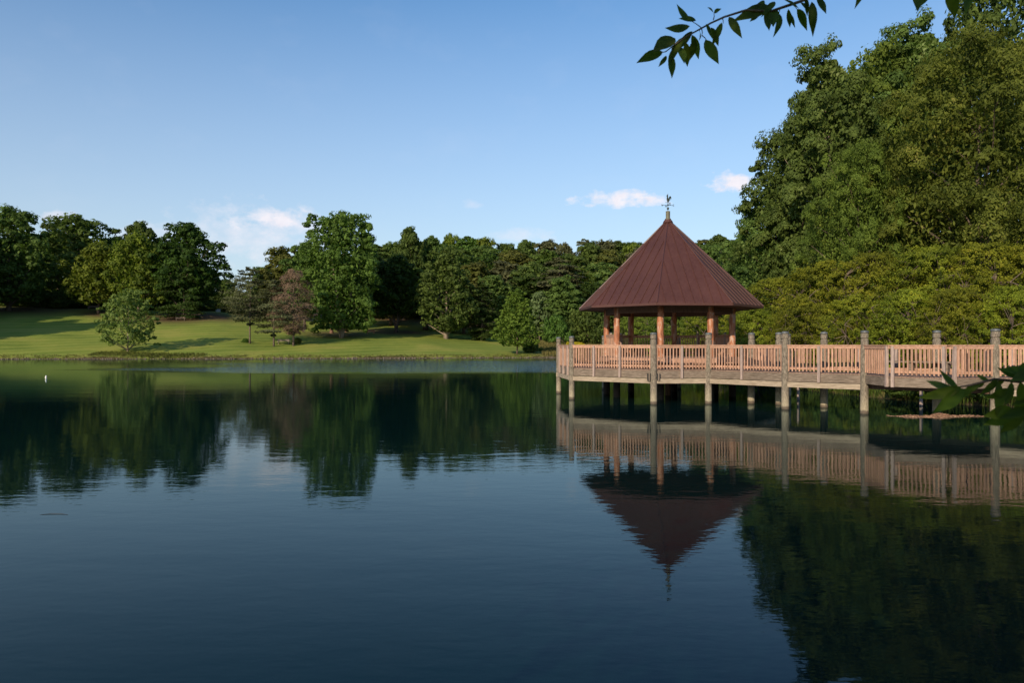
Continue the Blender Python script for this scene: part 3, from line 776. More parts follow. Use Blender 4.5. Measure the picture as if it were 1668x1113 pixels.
t_pyr = BL(37, 12.6, 11, 'bright', n_lobe=130, n_leaf=26000, leaf=0.16, base=0.13, profile='cone2', lobe_r=.16, flat=.5, sub=7, core=.2, trunk_r=.17)
tree_at(842, 146, 470, 94, t_pyr, 'young_tree', 'bright green pyramid-shaped tree at the water left of the gazebo', mat=leaf_mat('fresh_leaf', (0.060, 0.115, 0.016), (0.17, 0.27, 0.04)))
tree_at(905, 186, 512, 52, t_bush, 'small_tree', 'low bright green domed tree left of the boardwalk end')
tree_at(879, 198, 474, 44, BL(38, 11, 7, 'silver', n_lobe=26, n_leaf=4500, leaf=.26, profile='round'), A, 'small pale grey-green tree right behind the bright pyramid tree')
tree_at(912, 207, 414, 92, far[5], 'pine_tree', 'brownish olive pine rising left of the gazebo roof')
tree_at(958, 190, 496, 76, t_bush, 'shrub', 'dark rounded thicket under the left corner of the gazebo roof', 'shrub', mat=LM['mid'], rz=1.2)
tree_at(865, 152, 555, 34, t_bush, 'shrub', 'low dark shrub right of the bright pyramid tree by the water', 'shrub', mat=LM['mid'])
tree_at(400, 149, 551, 14, t_bush, 'shrub', 'tiny green shrub at the foot of the left pine', 'shrub')
tree_at(484, 150, 550, 17, t_bush, 'shrub', 'tiny dark shrub at the foot of the dead tree', 'shrub', mat=LM['mid'])
for px, top, w, lb in ((110, 470, 90, 'far left of the young tree'), (160, 472, 80, 'left above the young tree'), (205, 470, 80, 'straight above the young tree'), (248, 472, 80, 'right above the young tree'), (290, 478, 80, 'behind the cedar'), (328, 482, 60, 'left of the white box')):
    tree_at(px, 216, top, w, t_bush, 'shrub', 'shaded shrub at the wood edge ' + lb, 'shrub', 'shrubs at the wood edge of the left lawn', mat=LM['mid'])
for px, top, w in ((384, 474, 44), (412, 470, 50), (432, 466, 50)):
    tree_at(px, 226, top, w, t_bush, 'shrub', 'green shrub on the lawn crest seen between the stems of the pines', 'shrub', 'shrubs on the crest behind the pines', mat=LM['mid'])
for i, (px, d, top, w) in enumerate([(-60, 200, 462, 70), (-20, 200, 462, 70), (5, 203, 455, 60), (28, 199, 474, 55), (66, 200, 468, 60), (98, 198, 474, 60), (135, 204, 466, 52), (180, 206, 470, 60), (245, 205, 468, 60), (285, 206, 478, 50), (320, 205, 480, 50)]):
    tree_at(px, d, top, w, t_bush, 'shrub', 'dark shrub in the shade of the left lawn top, ' + ['beyond the left picture edge', 'cut by the left picture edge', 'under the leftmost tall tree', 'right of the leftmost trunk', 'left of the airy tree', 'below the airy tree', 'left of the olive pair', 'under the left olive tree', 'between the olive trees', 'left of the big dark tree', 'behind the big dark tree trunk', 'right of the big dark tree'][i], 'shrub', 'shrubs along the top of the left lawn', mat=LM['mid'])
# trees left of the frame: they throw the long shade over the left lawn
for (px, d, top, w) in [(-340, 130, 330, 170), (-230, 133, 340, 150), (-165, 137, 350, 130), (-430, 128, 330, 170), (-120, 168, 350, 130), (-150, 158, 360, 130), (-95, 164, 370, 110), (-210, 150, 350, 140), (-80, 172, 360, 110)]:
    tree_at(px, d, top, w, t_big, A, 'tall dark tree standing beyond the left edge of the picture', group='trees beyond the left edge')

# ---- the wooded hill behind
def hill_label(px, top):
    if px < 340: return 'green treetop behind the left lawn, ' + ('beyond the picture edge' if px < -10 else 'behind the leftmost tall tree' if px < 20 else 'right of the leftmost tall tree' if px < 70 else 'under the low cloud at the left' if px < 110 else 'behind the airy tree' if px < 170 else 'behind the left olive tree' if px < 220 else 'behind the right olive tree' if px < 260 else 'left behind the big dark tree' if px < 300 else 'right behind the big dark tree')
    z = 'right beside the big bright tree' if px < 660 else 'above the dark many-stemmed tree' if px < 710 else 'above the pale-limbed tree' if px < 770 else 'above the dark narrow evergreen' if px < 815 else 'above the bright pyramid tree' if px < 870 else 'above the brownish pine' if px < 930 else 'left of the gazebo roof' if px < 1010 else 'behind the left slope of the gazebo roof' if px < 1090 else 'behind the right slope of the gazebo roof' if px < 1160 else 'left of the tall right-hand trees'
    return ('skyline treetop ' if top < 402 else 'tree halfway up the hill ' if top < 436 else 'tree at the hill foot ') + z
rows = [(204, 452, 610, 1260, 58), (222, 430, 600, 1280, 50), (244, 412, 590, 1260, 46), (268, 401, 600, 1260, 38), (292, 391, 600, 1260, 29)]
tone = {'mid': 'mid green ', 'bright': 'bright green ', 'olive': 'olive ', 'dark': 'dark ', 'yellowgreen': 'yellowish ', 'pine': 'brownish ', 'poplar': 'cool green '}
mats_far = ['mid', 'mid', 'bright', 'olive', 'mid', 'yellowgreen', 'pine', 'poplar', 'poplar', 'dark']
k = 0
for (d, top, a, b_, step) in rows:
    px = a + rnd.uniform(0, step * .6)
    while px < b_:
        t = top + rnd.uniform(-9, 8)
        if d == 292: t = np.interp(px, [600, 700, 755, 800, 900, 950, 1040, 1150, 1200], [400, 388, 382, 387, 393, 388, 390, 386, 384]) + rnd.uniform(-4, 5)
        sp = rnd.choice(far[:5] if rnd.random() < .9 else far[5:])
        w = rnd.uniform(68, 100) * 222 / d
        mk = rnd.choice(mats_far if d != 204 else ['mid', 'poplar', 'olive', 'dark', 'mid']); m = LM[mk]
        tree_at(px, d + rnd.uniform(-7, 7), t, w, sp, 'hill_tree', tone[mk] + hill_label(px, t), 'tree', 'trees of the far wooded hill', mat=m)
        px += step * rnd.uniform(.75, 1.25); k += 1
for px, top in [(-40, 385), (5, 390), (50, 380), (95, 372), (140, 392), (195, 385), (245, 392), (285, 398), (318, 420)]:
    tree_at(px, 228 + rnd.uniform(-6, 6), top, 80, rnd.choice(far[:3]), 'hill_tree', hill_label(px, top), 'tree', 'trees behind the left lawn', mat=LM[rnd.choice(['mid', 'dark'])])
for px, top, lb in [(430, 432, 'behind the ragged pines'), (520, 405, 'behind the left side of the big bright tree'), (590, 402, 'behind the right side of the big bright tree')]:
    tree_at(px, 225, top, 66, rnd.choice(far[:3]), 'hill_tree', 'green tree filling the gap ' + lb, 'tree', 'trees behind the middle lawn', mat=LM['mid'])

# ---- golden-green spreading trees on the right bank
spr = [(*spreader(51 + i, 7, 11, LM['cherry']), 7, 11) for i in range(4)]
pos_txt = [(1040, 78, 512, 120, 'seen through the gazebo, farthest left of the row', 1), (1105, 64, 500, 150, 'seen through the middle of the gazebo', 1), (1180, 55, 486, 170, 'behind the right-hand columns of the gazebo', 0),
           (1262, 50, 455, 190, 'just right of the gazebo roof', 0), (1340, 47, 428, 200, 'behind the walkway railing, left of the bend', 0), (1425, 45, 414, 215, 'above the bend of the railing', 0),
           (1515, 43, 402, 225, 'above the bay of the boardwalk', 0), (1605, 41, 398, 230, 'above the last round post on the right', 0), (1700, 39, 388, 240, 'cut by the right edge of the picture', 0)]
for i, (px, d, top, w, txt, g_) in enumerate(pos_txt):
    tree_at(px, d, top, w, spr[i % 4], 'spreading_tree', 'golden green tree ' + txt, 'tree', 'golden green trees on the right bank', mat=LM['yellowgreen'] if g_ else None)
for i, (px, d, top, w) in enumerate([(1230, 45, 500, 130), (1310, 42, 488, 140), (1390, 39, 482, 150), (1475, 36.5, 474, 160), (1560, 34.5, 470, 170), (1650, 33, 468, 180)]):
    tree_at(px, d, top, w, spr[(i + 1) % 3], 'bank_shrub', 'low golden green shrub close behind the railing, number'.replace(', number', ' ') + ['right of the gazebo', 'near the second post', 'at the middle stretch', 'before the bend', 'behind the bay', 'at the right edge'][i], 'shrub', 'low shrubs on the right bank')

# ---- tall trees on the right
b1 = BL(61, 27, 13, 'poplar', n_lobe=110, n_leaf=62000, leaf=0.155, base=0.08, profile='oval', lobe_r=.22, gap=.10, sub=9, core=.2, trunk_mat=M['bark_pale'])
b2 = BL(62, 24, 17, 'chestnut', n_lobe=105, n_leaf=95000, leaf=0.135, gap=.06, core=.20, base=0.07, profile='round', lobe_r=.21, sub=9, aspect=.42, up=.2)
b3 = BL(63, 26, 14, 'mid', n_lobe=90, n_leaf=52000, leaf=0.16, base=0.08, profile='column', lobe_r=.22, sub=9, gap=.06, core=.2)
B = 'tall_tree'
tree_at(1256, 67, 285, 140, b1, B, 'lowest of the tall right-hand trees, its outer left shoulder', mat=LM['poplar'])
tree_at(1300, 65, 195, 175, b3, B, 'tall cool green tree second from the left in the right-hand stand', rz=2.2)
tree_at(1350, 62, 66, 185, b1, B, 'tall open cool green tree with the clear pointed top left of the olive mass')
tree_at(1436, 68, 62, 190, b3, B, 'tall tree between the open cool green one and the olive one', mat=LM['chestnut'], rz=1)
tree_at(1400, 55, 228, 170, b2, B, 'lower olive tree in front of the tall stand, left of the huge one', rz=2)
tree_at(1505, 66, 22, 210, b1, B, 'tall pale green treetop beside the huge olive tree', rz=4)
tree_at(1590, 52, 38, 340, b2, B, 'huge rounded olive green tree dominating the right side')
tree_at(1650, 66, -70, 230, b3, B, 'highest dark green tree, cut by the top right corner', rz=3)
tree_at(1740, 55, 60, 240, b2, B, 'olive tree cut by the right edge of the picture', rz=5)
tree_at(1480, 78, 60, 230, b3, B, 'tree deep in the stand directly behind the huge rounded olive tree', rz=.4, group='trees deep in the right-hand stand')
tree_at(1370, 78, 120, 190, b3, B, 'tree deep in the stand behind the open cool green tree', rz=1.4, group='trees deep in the right-hand stand')
tree_at(1150, 125, 392, 90, far[2], A, 'green tree in the gap right of the gazebo roof top')
tree_at(1210, 100, 378, 84, far[0], A, 'green tree between the gazebo roof and the tall stand', mat=LM['mid'])

# ------------------------------------------------------------------ boardwalk
ZD = 1.42           # deck top
ZR = 2.47           # rail top
GC = Vector((7.62, 36.3, 0))
def octp(r, k, c=GC):
    a = R(-18 + 45 * k)      # k = 0 is the vertex nearest the camera
    return Vector((c.x + math.sin(a) * r, c.y - math.cos(a) * r, 0))
RD = 5.5
dv = [octp(RD, k) for k in range(8)]
V0, V1 = dv[0], dv[1]                       # front edge
E_f = V0.lerp(V1, 0.56)                     # walkway leaves here
W1 = Vector((10.5, 28.55, 0)); W2 = Vector((12.67, 26.7, 0)); C1 = Vector((12.62, 24.75, 0)); C2 = Vector((13.82, 23.5, 0)); W3 = Vector((15.45, 23.75, 0))
W4 = Vector((19.0, 20.6, 0)); W5 = Vector((23.2, 17.4, 0))
E_b = V1.copy(); K1 = Vector((11.05, 30.75, 0)); K2 = Vector((12.35, 29.4, 0)); K3 = Vector((15.15, 26.5, 0)); K4 = Vector((18.4, 23.4, 0)); K5 = Vector((24.5, 19.3, 0))

walk = empty('boardwalk', (11.0, 30.0, 0), 'long timber boardwalk on round piles with salmon railings running to the gazebo', 'boardwalk')

def clip_poly(poly, nx, ny, lo, hi):
    def half(ps, f):
        out = []
        for i in range(len(ps)):
            a, b = ps[i], ps[(i + 1) % len(ps)]; fa, fb = f(a), f(b)
            if fa >= 0: out.append(a)
            if fa * fb < 0:
                t = fa / (fa - fb); out.append((a[0] + (b[0] - a[0]) * t, a[1] + (b[1] - a[1]) * t))
        return out
    p = half(poly, lambda q: q[0] * nx + q[1] * ny - lo)
    return half(p, lambda q: hi - q[0] * nx - q[1] * ny) if p else p
def planks(mb, poly, ang, z0, z1, w=0.14, gapw=0.008):
    nx, ny = math.cos(ang), math.sin(ang)
    vals = [p[0] * nx + p[1] * ny for p in poly]; v = min(vals)
    while v < max(vals):
        c = clip_poly(poly, nx, ny, v + gapw / 2, v + w - gapw / 2)
        if len(c) >= 3: mb.prism(c, z0, z1 + rnd.uniform(-.003, .003))
        v += w
xy = lambda v: (v.x, v.y)
dk = MB()
planks(dk, [xy(v) for v in dv], R(72), ZD - .04, ZD)
for poly in ([E_f, W1, K1, E_b], [W1, W2, K2, K1], [W2, W3, K3, K2], [W3, W4, K4, K3], [W4, W5, K5, K4], [W2, C1, C2, W3]):
    planks(dk, [xy(v) for v in poly], R(-45), ZD - .04, ZD)
o = dk.build('deck_boards', M['deck'], walk); tag(o, kind='stuff')

def fascia(p, q, parent=walk, z1=ZD - .045, h=.30, beam=True, inset=0.0, out=0.0):
    p3, q3 = Vector((p.x, p.y, 0)), Vector((q.x, q.y, 0)); d = (q3 - p3).normalized()
    mb = MB(); mb.beam(p3 + d * .02 + Vector((0, 0, z1 - h / 2)), q3 - d * .02 + Vector((0, 0, z1 - h / 2)), .05, h, out)
    mb.build('fascia_board', M['fascia'], parent)
    if beam:
        mb = MB(); zz = z1 - h - .022 - .10
        mb.beam(p3 - d * .12 + Vector((0, 0, zz)), q3 + d * .12 + Vector((0, 0, zz)), .14, .20, out + inset)
        mb.build('support_beam', M['beam'], parent)
# off > 0 moves to the right of travel (p->q); outside edge is right of travel when walking towards the shore on the lake side
edges = [(dv[6], dv[7]), (dv[7], dv[0]), (dv[0], E_f), (E_f, W1), (W1, W2)]
for a, b_ in edges: fascia(a, b_)
fascia(W2, C1, beam=False); fascia(C1, C2, beam=False); fascia(C2, W3, beam=False)
mb = MB(); mb.beam(W2 + Vector((0, 0, .98)), W3 + Vector((0, 0, .98)), .15, .2, -.25); mb.build('support_beam', M['darkwood'], walk)  # recessed beam under the bay; its shade is put into the dark colour
fascia(W3, W4); fascia(W4, W5)
for a, b_ in [(E_b, K1), (K1, K2), (K2, K3), (K3, K4), (K4, K5), (dv[1], dv[2]), (dv[2], dv[3]), (dv[3], dv[4]), (dv[4], dv[5]), (dv[5], dv[6])]: fascia(a, b_)
# joists across, dark below the deck
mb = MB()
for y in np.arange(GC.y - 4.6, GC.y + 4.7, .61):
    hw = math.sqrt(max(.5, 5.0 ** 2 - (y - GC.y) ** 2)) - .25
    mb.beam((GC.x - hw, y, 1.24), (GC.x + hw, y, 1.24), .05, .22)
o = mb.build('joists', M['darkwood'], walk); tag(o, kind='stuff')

# baluster, shared
BAL_H = .94
mb = MB(); mb.box((0, 0, 0), (.044, .034, BAL_H)); bal_me = mb.mesh('baluster'); bal_me.materials.append(M['balus'])
mb = MB(); mb.box((0, 0, 0), (.092, .092, 1.36)); sq_me = mb.mesh('railing_post'); sq_me.materials.append(M['greypost'])

def railing(p, q, parent, zt=ZR, zd=ZD, mids=(), out=-1, joined=False, sp=.136, trim=.15, postdrop=True):
    """out = -1: outside lies on the right of travel"""
    p3, q3 = Vector((p.x, p.y, 0)), Vector((q.x, q.y, 0)); d = (q3 - p3).normalized(); L = (q3 - p3).length
    side = d.cross(Vector((0, 0, 1))).normalized() * (-out)   # outside
    rz = math.atan2(d.y, d.x); s_out = .03
    def zz(z, off=0): return Vector((0, 0, z)) + side * off
    tr = MB()
    tr.beam(p3 + d * .03 + zz(zt - .02, .01), q3 - d * .03 + zz(zt - .02, .01), .15, .04)
    tr.beam(p3 + d * .05 + zz(zt - .09, .045), q3 - d * .05 + zz(zt - .09, .045), .04, .095)
    rail = tr.build('top_rail', M['rail'], parent)
    br = MB(); br.beam(p3 + d * .05 + zz(zd + .155, -.012), q3 - d * .05 + zz(zd + .155, -.012), .04, .09)
    br.build('bottom_rail', M['rail'], rail)
    n = max(2, int(round((L - 2 * trim) / sp)))
    zc = zd + .045 + BAL_H / 2
    jb = MB()
    for i in range(n + 1):
        t = trim + (L - 2 * trim) * i / n
        if any(abs(t - m * L) < .065 for m in mids): continue
        c = p3 + d * t + zz(zc, s_out + .0)
        if joined: jb.box(c, (.044, .034, BAL_H), rz)
        else:
            o = inst('baluster', bal_me, c + Vector((0, 0, rnd.uniform(-.008, .008))), rz + rnd.uniform(-.05, .05), rail)
            o.rotation_euler[0] = rnd.uniform(-.006, .006)
    if joined: tag(jb.build('balusters', M['balus'], rail), kind='stuff')
    for m in mids:
        c = p3 + d * (m * L) + zz(zt - .045 - .68, .075)
        inst('railing_post', sq_me, c, rz, rail)
    return rail

railing(dv[6], dv[7], walk, mids=(.18, .5, .82), out=-1)
railing(dv[7], dv[0], walk, mids=(.30, .62), out=-1)
railing(dv[0], E_f, walk, mids=(.5,), out=-1)
railing(E_f, W1, walk, mids=(.47,), out=-1)
railing(W1, W2, walk, mids=(.45,), out=-1)
railing(W2, C1, walk, out=-1, mids=(.93,))
railing(C1, C2, walk, out=-1, mids=(.05, .93))
railing(C2, W3, walk, out=-1, mids=(.08,))
railing(W3, W4, walk, mids=(.5,), out=-1, joined=False)
railing(W4, W5, walk, mids=(.5,), out=-1, joined=True)
railing(E_b, K1, walk, out=1, joined=False)
railing(K1, K2, walk, out=1)
railing(K2, K3, walk, out=1, mids=(.33, .66), joined=True)
railing(K3, K4, walk, out=1, mids=(.5,), joined=True)
railing(K4, K5, walk, out=1, mids=(.5,), joined=True)
for a, b_ in ((1, 2), (2, 3), (3, 4), (4, 5), (5, 6)):
    railing(dv[a], dv[b_], walk, mids=(.33, .66), joined=True)

def pile(p, parent, top=2.98, r=.138, label=None, strap=False):
    mb = MB(); n = 14
    prof = [(-1.4, r * 1.06), (0.6, r * 1.02), (1.6, r), (top - .32, r * .97), (top - .30, r * .80), (top - .265, r * .80), (top - .25, r * .97), (top - .06, r * .92)]
    lean = (rnd.uniform(-.02, .02), rnd.uniform(-.02, .02))
    mb.tube([(p.x + lean[0] * (z - 2) / 3, p.y + lean[1] * (z - 2) / 3, z) for z, _ in prof], [q for _, q in prof], n)
    o = mb.build('pile', M['pile'], parent, smooth=False)
    if label: o['label'] = label
    mb = MB(); tx, ty = p.x + lean[0] * (top - 2) / 3, p.y + lean[1] * (top - 2) / 3
    mb.tube([(tx, ty, top - .085), (tx, ty, top - .03), (tx, ty, top - .005), (tx, ty, top + .012)], [r * 1.02, r * 1.03, r * .85, r * .35], n)
    mb.build('pile_cap', M['cap'], o, smooth=True)
    if strap:
        for sx in (-1, 1):
            mb = MB(); c = Vector((p.x + sx * (r + .06), p.y - .02, 1.12)); mb.box(c, (.13, .12, .30)); mb.build('angle_bracket', M['iron'], o)
            mb = MB(); mb.box((c.x + sx * .0, c.y - .07, 1.13), (.05, .02, .36)); mb.build('strap', M['fascia'], o)
    return o
for i, p in enumerate([dv[6], dv[7], dv[0], E_f, W1, W2, W3, W4, W5, E_b, K1, K2, K3, K4, K5, dv[2], dv[3], dv[4], dv[5]]):
    pile(p, walk, top=2.98 if i not in (0, 1) else 2.86, strap=(i == 2), r=.138 if i not in (0, 1) else .125, label='round pile with dark iron brackets at deck level' if i == 2 else None)
# conduit pole by the right-hand piles
mb = MB(); mb.tube([(14.9, 24.35, 1.42), (14.9, 24.35, 2.2)], [.035, .035], 8); mb.build('conduit', M['iron'], walk)

# bench in the bay of the boardwalk, on the back rail
bench = empty('bench', (14.6, 25.9, ZD), 'plain low timber bench against the back railing opposite the bay', 'bench')
u = (K3 - K2).normalized(); nrm = Vector((-u.y, u.x, 0)); nrm = nrm if nrm.y < 0 or nrm.x < 0 else -nrm
b0 = K2.lerp(K3, .50) + nrm * .35; b1_ = K3 + nrm * .35 + u * .6
for j in range(3):
    mb = MB(); mb.beam(b0 + nrm * (.13 * j - .12) + Vector((0, 0, ZD + .44)), b1_ + nrm * (.13 * j - .12) + Vector((0, 0, ZD + .44)), .12, .045); mb.build('seat_board', M['fascia'], bench)
for t in (.06, .5, .94):
    c = b0.lerp(b1_, t); mb = MB(); mb.box((c.x, c.y, ZD + .21), (.30, .09, .415), math.atan2(nrm.y, nrm.x)); mb.build('leg', M['fascia'], bench)

# ------------------------------------------------------------------ gazebo
ZF = 1.90
gaz = empty('gazebo', (GC.x, GC.y, 0), 'octagonal gazebo with steep brown metal roof on peeled log columns over the water', 'gazebo')
RC = 3.02; RF = 3.45; RE = 4.42; ZE = 4.29; ZA = 8.60
fl = MB(); planks(fl, [xy(octp(RF, k)) for k in range(8)], R(-18), ZF - .04, ZF); tag(fl.build('floor_boards', M['deck'], gaz), kind='stuff')
for k in range(8):
    a, b_ = octp(RF, k), octp(RF, k + 1)
    mb = MB(); mb.beam(a + Vector((0, 0, ZF - .14)), b_ + Vector((0, 0, ZF - .14)), .05, .19, .0); mb.build('rim_board', M['rail'], gaz)
    mb = MB(); mb.beam(octp(RF - .5, k) + Vector((0, 0, ZD + .13)), octp(RF - .5, k + 1) + Vector((0, 0, ZD + .13)), .05, .24); mb.build('gap_shade_board', M['darkwood'], gaz)  # added dark board; its colour stands for shade in the open gap below
for k in (7, 0, 1):     # one step along the open sides
    a, b_ = octp(RF + .42, k), octp(RF + .42, k + 1); d = (b_ - a).normalized()
    mb = MB(); mb.beam(a + d * .55 + Vector((0, 0, ZD + .24)), b_ - d * .55 + Vector((0, 0, ZD + .24)), .32, .045, -.0); st = mb.build('step', M['rail'], gaz)
    for t in (.25, .5, .75):
        c = a.lerp(b_, t); mb = MB(); mb.box((c.x, c.y, ZD + .108), (.05, .26, .215), math.atan2(d.y, d.x)); mb.build('step_support', M['darkwood'], st)
for k in range(8):
    p = octp(RC, k); mb = MB()
    r = .148; rr = random.Random(100 + k)
    zs = [1.36, 1.9, 2.3, 2.7, 3.1, 3.5, 3.9, 4.25]
    mb.tube([(p.x + rr.uniform(-.012, .012), p.y + rr.uniform(-.012, .012), z) for z in zs], [r * rr.uniform(.95, 1.05) for _ in zs], 16)
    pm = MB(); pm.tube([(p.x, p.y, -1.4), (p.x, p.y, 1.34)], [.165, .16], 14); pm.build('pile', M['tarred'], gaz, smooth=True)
    mb.build('column', M['column'], gaz, smooth=True)
    a, b_ = octp(RC, k), octp(RC, k + 1)
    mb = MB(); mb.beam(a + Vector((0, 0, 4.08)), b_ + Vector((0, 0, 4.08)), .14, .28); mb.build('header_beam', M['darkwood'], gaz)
mb = MB(); mb.tube([(GC.x, GC.y, -1.4), (GC.x, GC.y, 1.86)], [.16, .15], 12); mb.build('center_pile', M['darkwood'], gaz)
# roof: eight sheet-metal faces with standing seams, soffit, ridge caps
apex = Vector((GC.x, GC.y, ZA))
for k in range(8):
    a = octp(RE, k) + Vector((0, 0, ZE)); b_ = octp(RE, k + 1) + Vector((0, 0, ZE))
    mid = (a + b_) / 2; nrm = (b_ - a).cross(apex - a).normalized()
    if nrm.z < 0: nrm = -nrm
    t = Vector((0, 0, -.05))
    mb = MB(); vs = [a, b_, apex, a + t, b_ + t, apex + t * 1.5]
    mb.add(vs, [(0, 1, 2), (5, 4, 3), (0, 3, 4, 1), (1, 4, 5, 2), (2, 5, 3, 0)])
    # drip edge
    outd = (mid - Vector((GC.x, GC.y, ZE))).normalized()
    rp = mb.build('roof_face', M['roof'], gaz)
    mb = MB(); mb.beam(a + Vector((0, 0, -.05)), b_ + Vector((0, 0, -.05)), .03, .10, 0); mb.build('drip_edge', M['roof'], rp)
    fall = (apex - mid); L = (b_ - a).length; e = (b_ - a).normalized(); ns = 7
    for i in range(1, ns + 1):
        s_ = (i / (ns + 1) - .5) * L
        frac = 1 - abs(s_) / (L / 2)
        st = mid + e * s_; en = st + fall * frac * .985
        dd = (en - st).normalized()
        # a thin upright rib: w along e, h along the face normal
        w, h = .018, .030
        vs = []
        for q in (st, en):
            for sa, sb in ((-1, 0), (1, 0), (1, 1), (-1, 1)): vs.append(q + e * (sa * w / 2) + nrm * (sb * h - .002))
        mb = MB(); mb.add(vs, [(0, 1, 2, 3), (7, 6, 5, 4), (0, 4, 5, 1), (1, 5, 6, 2), (2, 6, 7, 3), (3, 7, 4, 0)])
        mb.build('standing_seam', M['roof'], rp)
    mb = MB(); mb.tube([a + Vector((0, 0, .0)), apex + Vector((0, 0, .0))], [.045, .04], 6); mb.build('ridge_cap', M['roof'], gaz)
    # rafter under the ridge
    mb = MB(); mb.beam(octp(RE - .25, k) + Vector((0, 0, ZE - .02)), apex + Vector((0, 0, -.45)), .08, .18); mb.build('rafter', M['darkwood'], gaz)
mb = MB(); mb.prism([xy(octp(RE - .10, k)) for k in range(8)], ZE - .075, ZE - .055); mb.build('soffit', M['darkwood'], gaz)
# railings between columns on the five closed sides
for k in (6, 5, 4, 3, 2):
    railing(octp(RC, k), octp(RC, k + 1), gaz, zt=ZF + 1.07, zd=ZF - .02, out=-1, trim=.22, mids=())
    p, q = octp(RC, k), octp(RC, k + 1)
    c = p.lerp(q, .42); mb = MB(); mb.box((c.x, c.y, ZF + .57), (.1, .1, 1.14), math.atan2((q - p).y, (q - p).x)); pp = mb.build('mid_post', M['greypost'], gaz)
    mb = MB(); mb.box((c.x, c.y, ZF + 1.155), (.12, .12, .035), math.atan2((q - p).y, (q - p).x)); mb.build('post_cap', M['cap'], pp)
# benches inside along the closed sides
for k in (5, 4, 3):
    p, q = octp(RC - .42, k), octp(RC - .42, k + 1); d = (q - p).normalized()
    ge = empty('bench', (p.lerp(q, .5).x, p.lerp(q, .5).y, ZF), 'slatted bench inside the gazebo at its ' + {5: 'left back', 4: 'middle back', 3: 'right back'}[k] + ' railing', 'bench', 'benches inside the gazebo')
    sd = (GC - p.lerp(q, .5)); sd.z = 0; sd.normalize()
    for j in range(3):
        mb = MB(); mb.beam(p + d * .3 + sd * (.13 * j) + Vector((0, 0, ZF + .43)), q - d * .3 + sd * (.13 * j) + Vector((0, 0, ZF + .43)), .11, .04); mb.build('seat_board', M['rail'], ge)
    for t in (.2, .8):
        c = p.lerp(q, t) + sd * .13; mb = MB(); mb.box((c.x, c.y, ZF + .205), (.08, .34, .405), math.atan2(d.y, d.x)); mb.build('leg', M['darkwood'], ge)
# finial and weathervane
mb = MB(); mb.tube([(GC.x, GC.y, ZA - .16), (GC.x, GC.y, ZA - .04), (GC.x, GC.y, ZA - .03), (GC.x, GC.y, ZA + .02)], [.25, .19, .15, .14], 16); mb.build('roof_collar', M['roof'], gaz)
mb = MB(); mb.tube([(GC.x, GC.y, ZA), (GC.x, GC.y, ZA + .03), (GC.x, GC.y, ZA + .06), (GC.x, GC.y, ZA + .36), (GC.x, GC.y, ZA + .40), (GC.x, GC.y, ZA + .42)], [.15, .15, .105, .105, .11, .04], 16); mb.build('finial', M['vane_base'], gaz)
z0 = ZA + .42
mb = MB(); mb.tube([(GC.x, GC.y, z0), (GC.x, GC.y, z0 + .55), (GC.x, GC.y, z0 + .86)], [.014, .013, .008], 8); vane = mb.build('weathervane', M['vane'], gaz)
def ball(c, r, name, parent, mat):
    mb = MB(); ks = [i / 6 * math.pi for i in range(7)]
    mb.tube([(c[0], c[1], c[2] - math.cos(t) * r) for t in ks], [max(.002, math.sin(t) * r) for t in ks], 10); mb.build(name, mat, parent, smooth=True)
ball((GC.x, GC.y, z0 + .12), .06, 'globe', vane, M['vane']); ball((GC.x, GC.y, z0 + .30), .04, 'globe', vane, M['vane'])
mb = MB()
for a in (R(8), R(98)):
    c, s = math.cos(a), math.sin(a)
    mb.tube([(GC.x - c * .26, GC.y - s * .26, z0 + .28), (GC.x + c * .26, GC.y + s * .26, z0 + .28)], [.009, .009], 6)
mb.build('direction_arms', M['vane'], vane)
def letter(strokes, cx, cy, ang, name):
    mb = MB(); c, s = math.cos(ang), math.sin(ang)
    for (x0, y0, x1, y1) in strokes:
        mb.tube([(cx + c * x0, cy + s * x0, z0 + .28 + y0), (cx + c * x1, cy + s * x1, z0 + .28 + y1)], [.008, .008], 5)
    mb.build(name, M['vane'], vane)
LET = {'N': [(-.03, -.045, -.03, .045), (-.03, .045, .03, -.045), (.03, -.045, .03, .045)], 'E': [(-.03, -.045, -.03, .045), (-.03, .045, .03, .045), (-.03, 0, .02, 0), (-.03, -.045, .03, -.045)],
       'S': [(.03, .045, -.03, .045), (-.03, .045, -.03, 0), (-.03, 0, .03, 0), (.03, 0, .03, -.045), (.03, -.045, -.03, -.045)], 'W': [(-.04, .045, -.02, -.045), (-.02, -.045, 0, .02), (0, .02, .02, -.045), (.02, -.045, .04, .045)]}
for L_, a in (('W', R(188)), ('E', R(8)), ('N', R(98)), ('S', R(278))):
    letter(LET[L_], GC.x + math.cos(a) * .29, GC.y + math.sin(a) * .29, R(8), 'letter_' + {'W': 'west', 'E': 'east', 'N': 'north', 'S': 'south'}[L_])
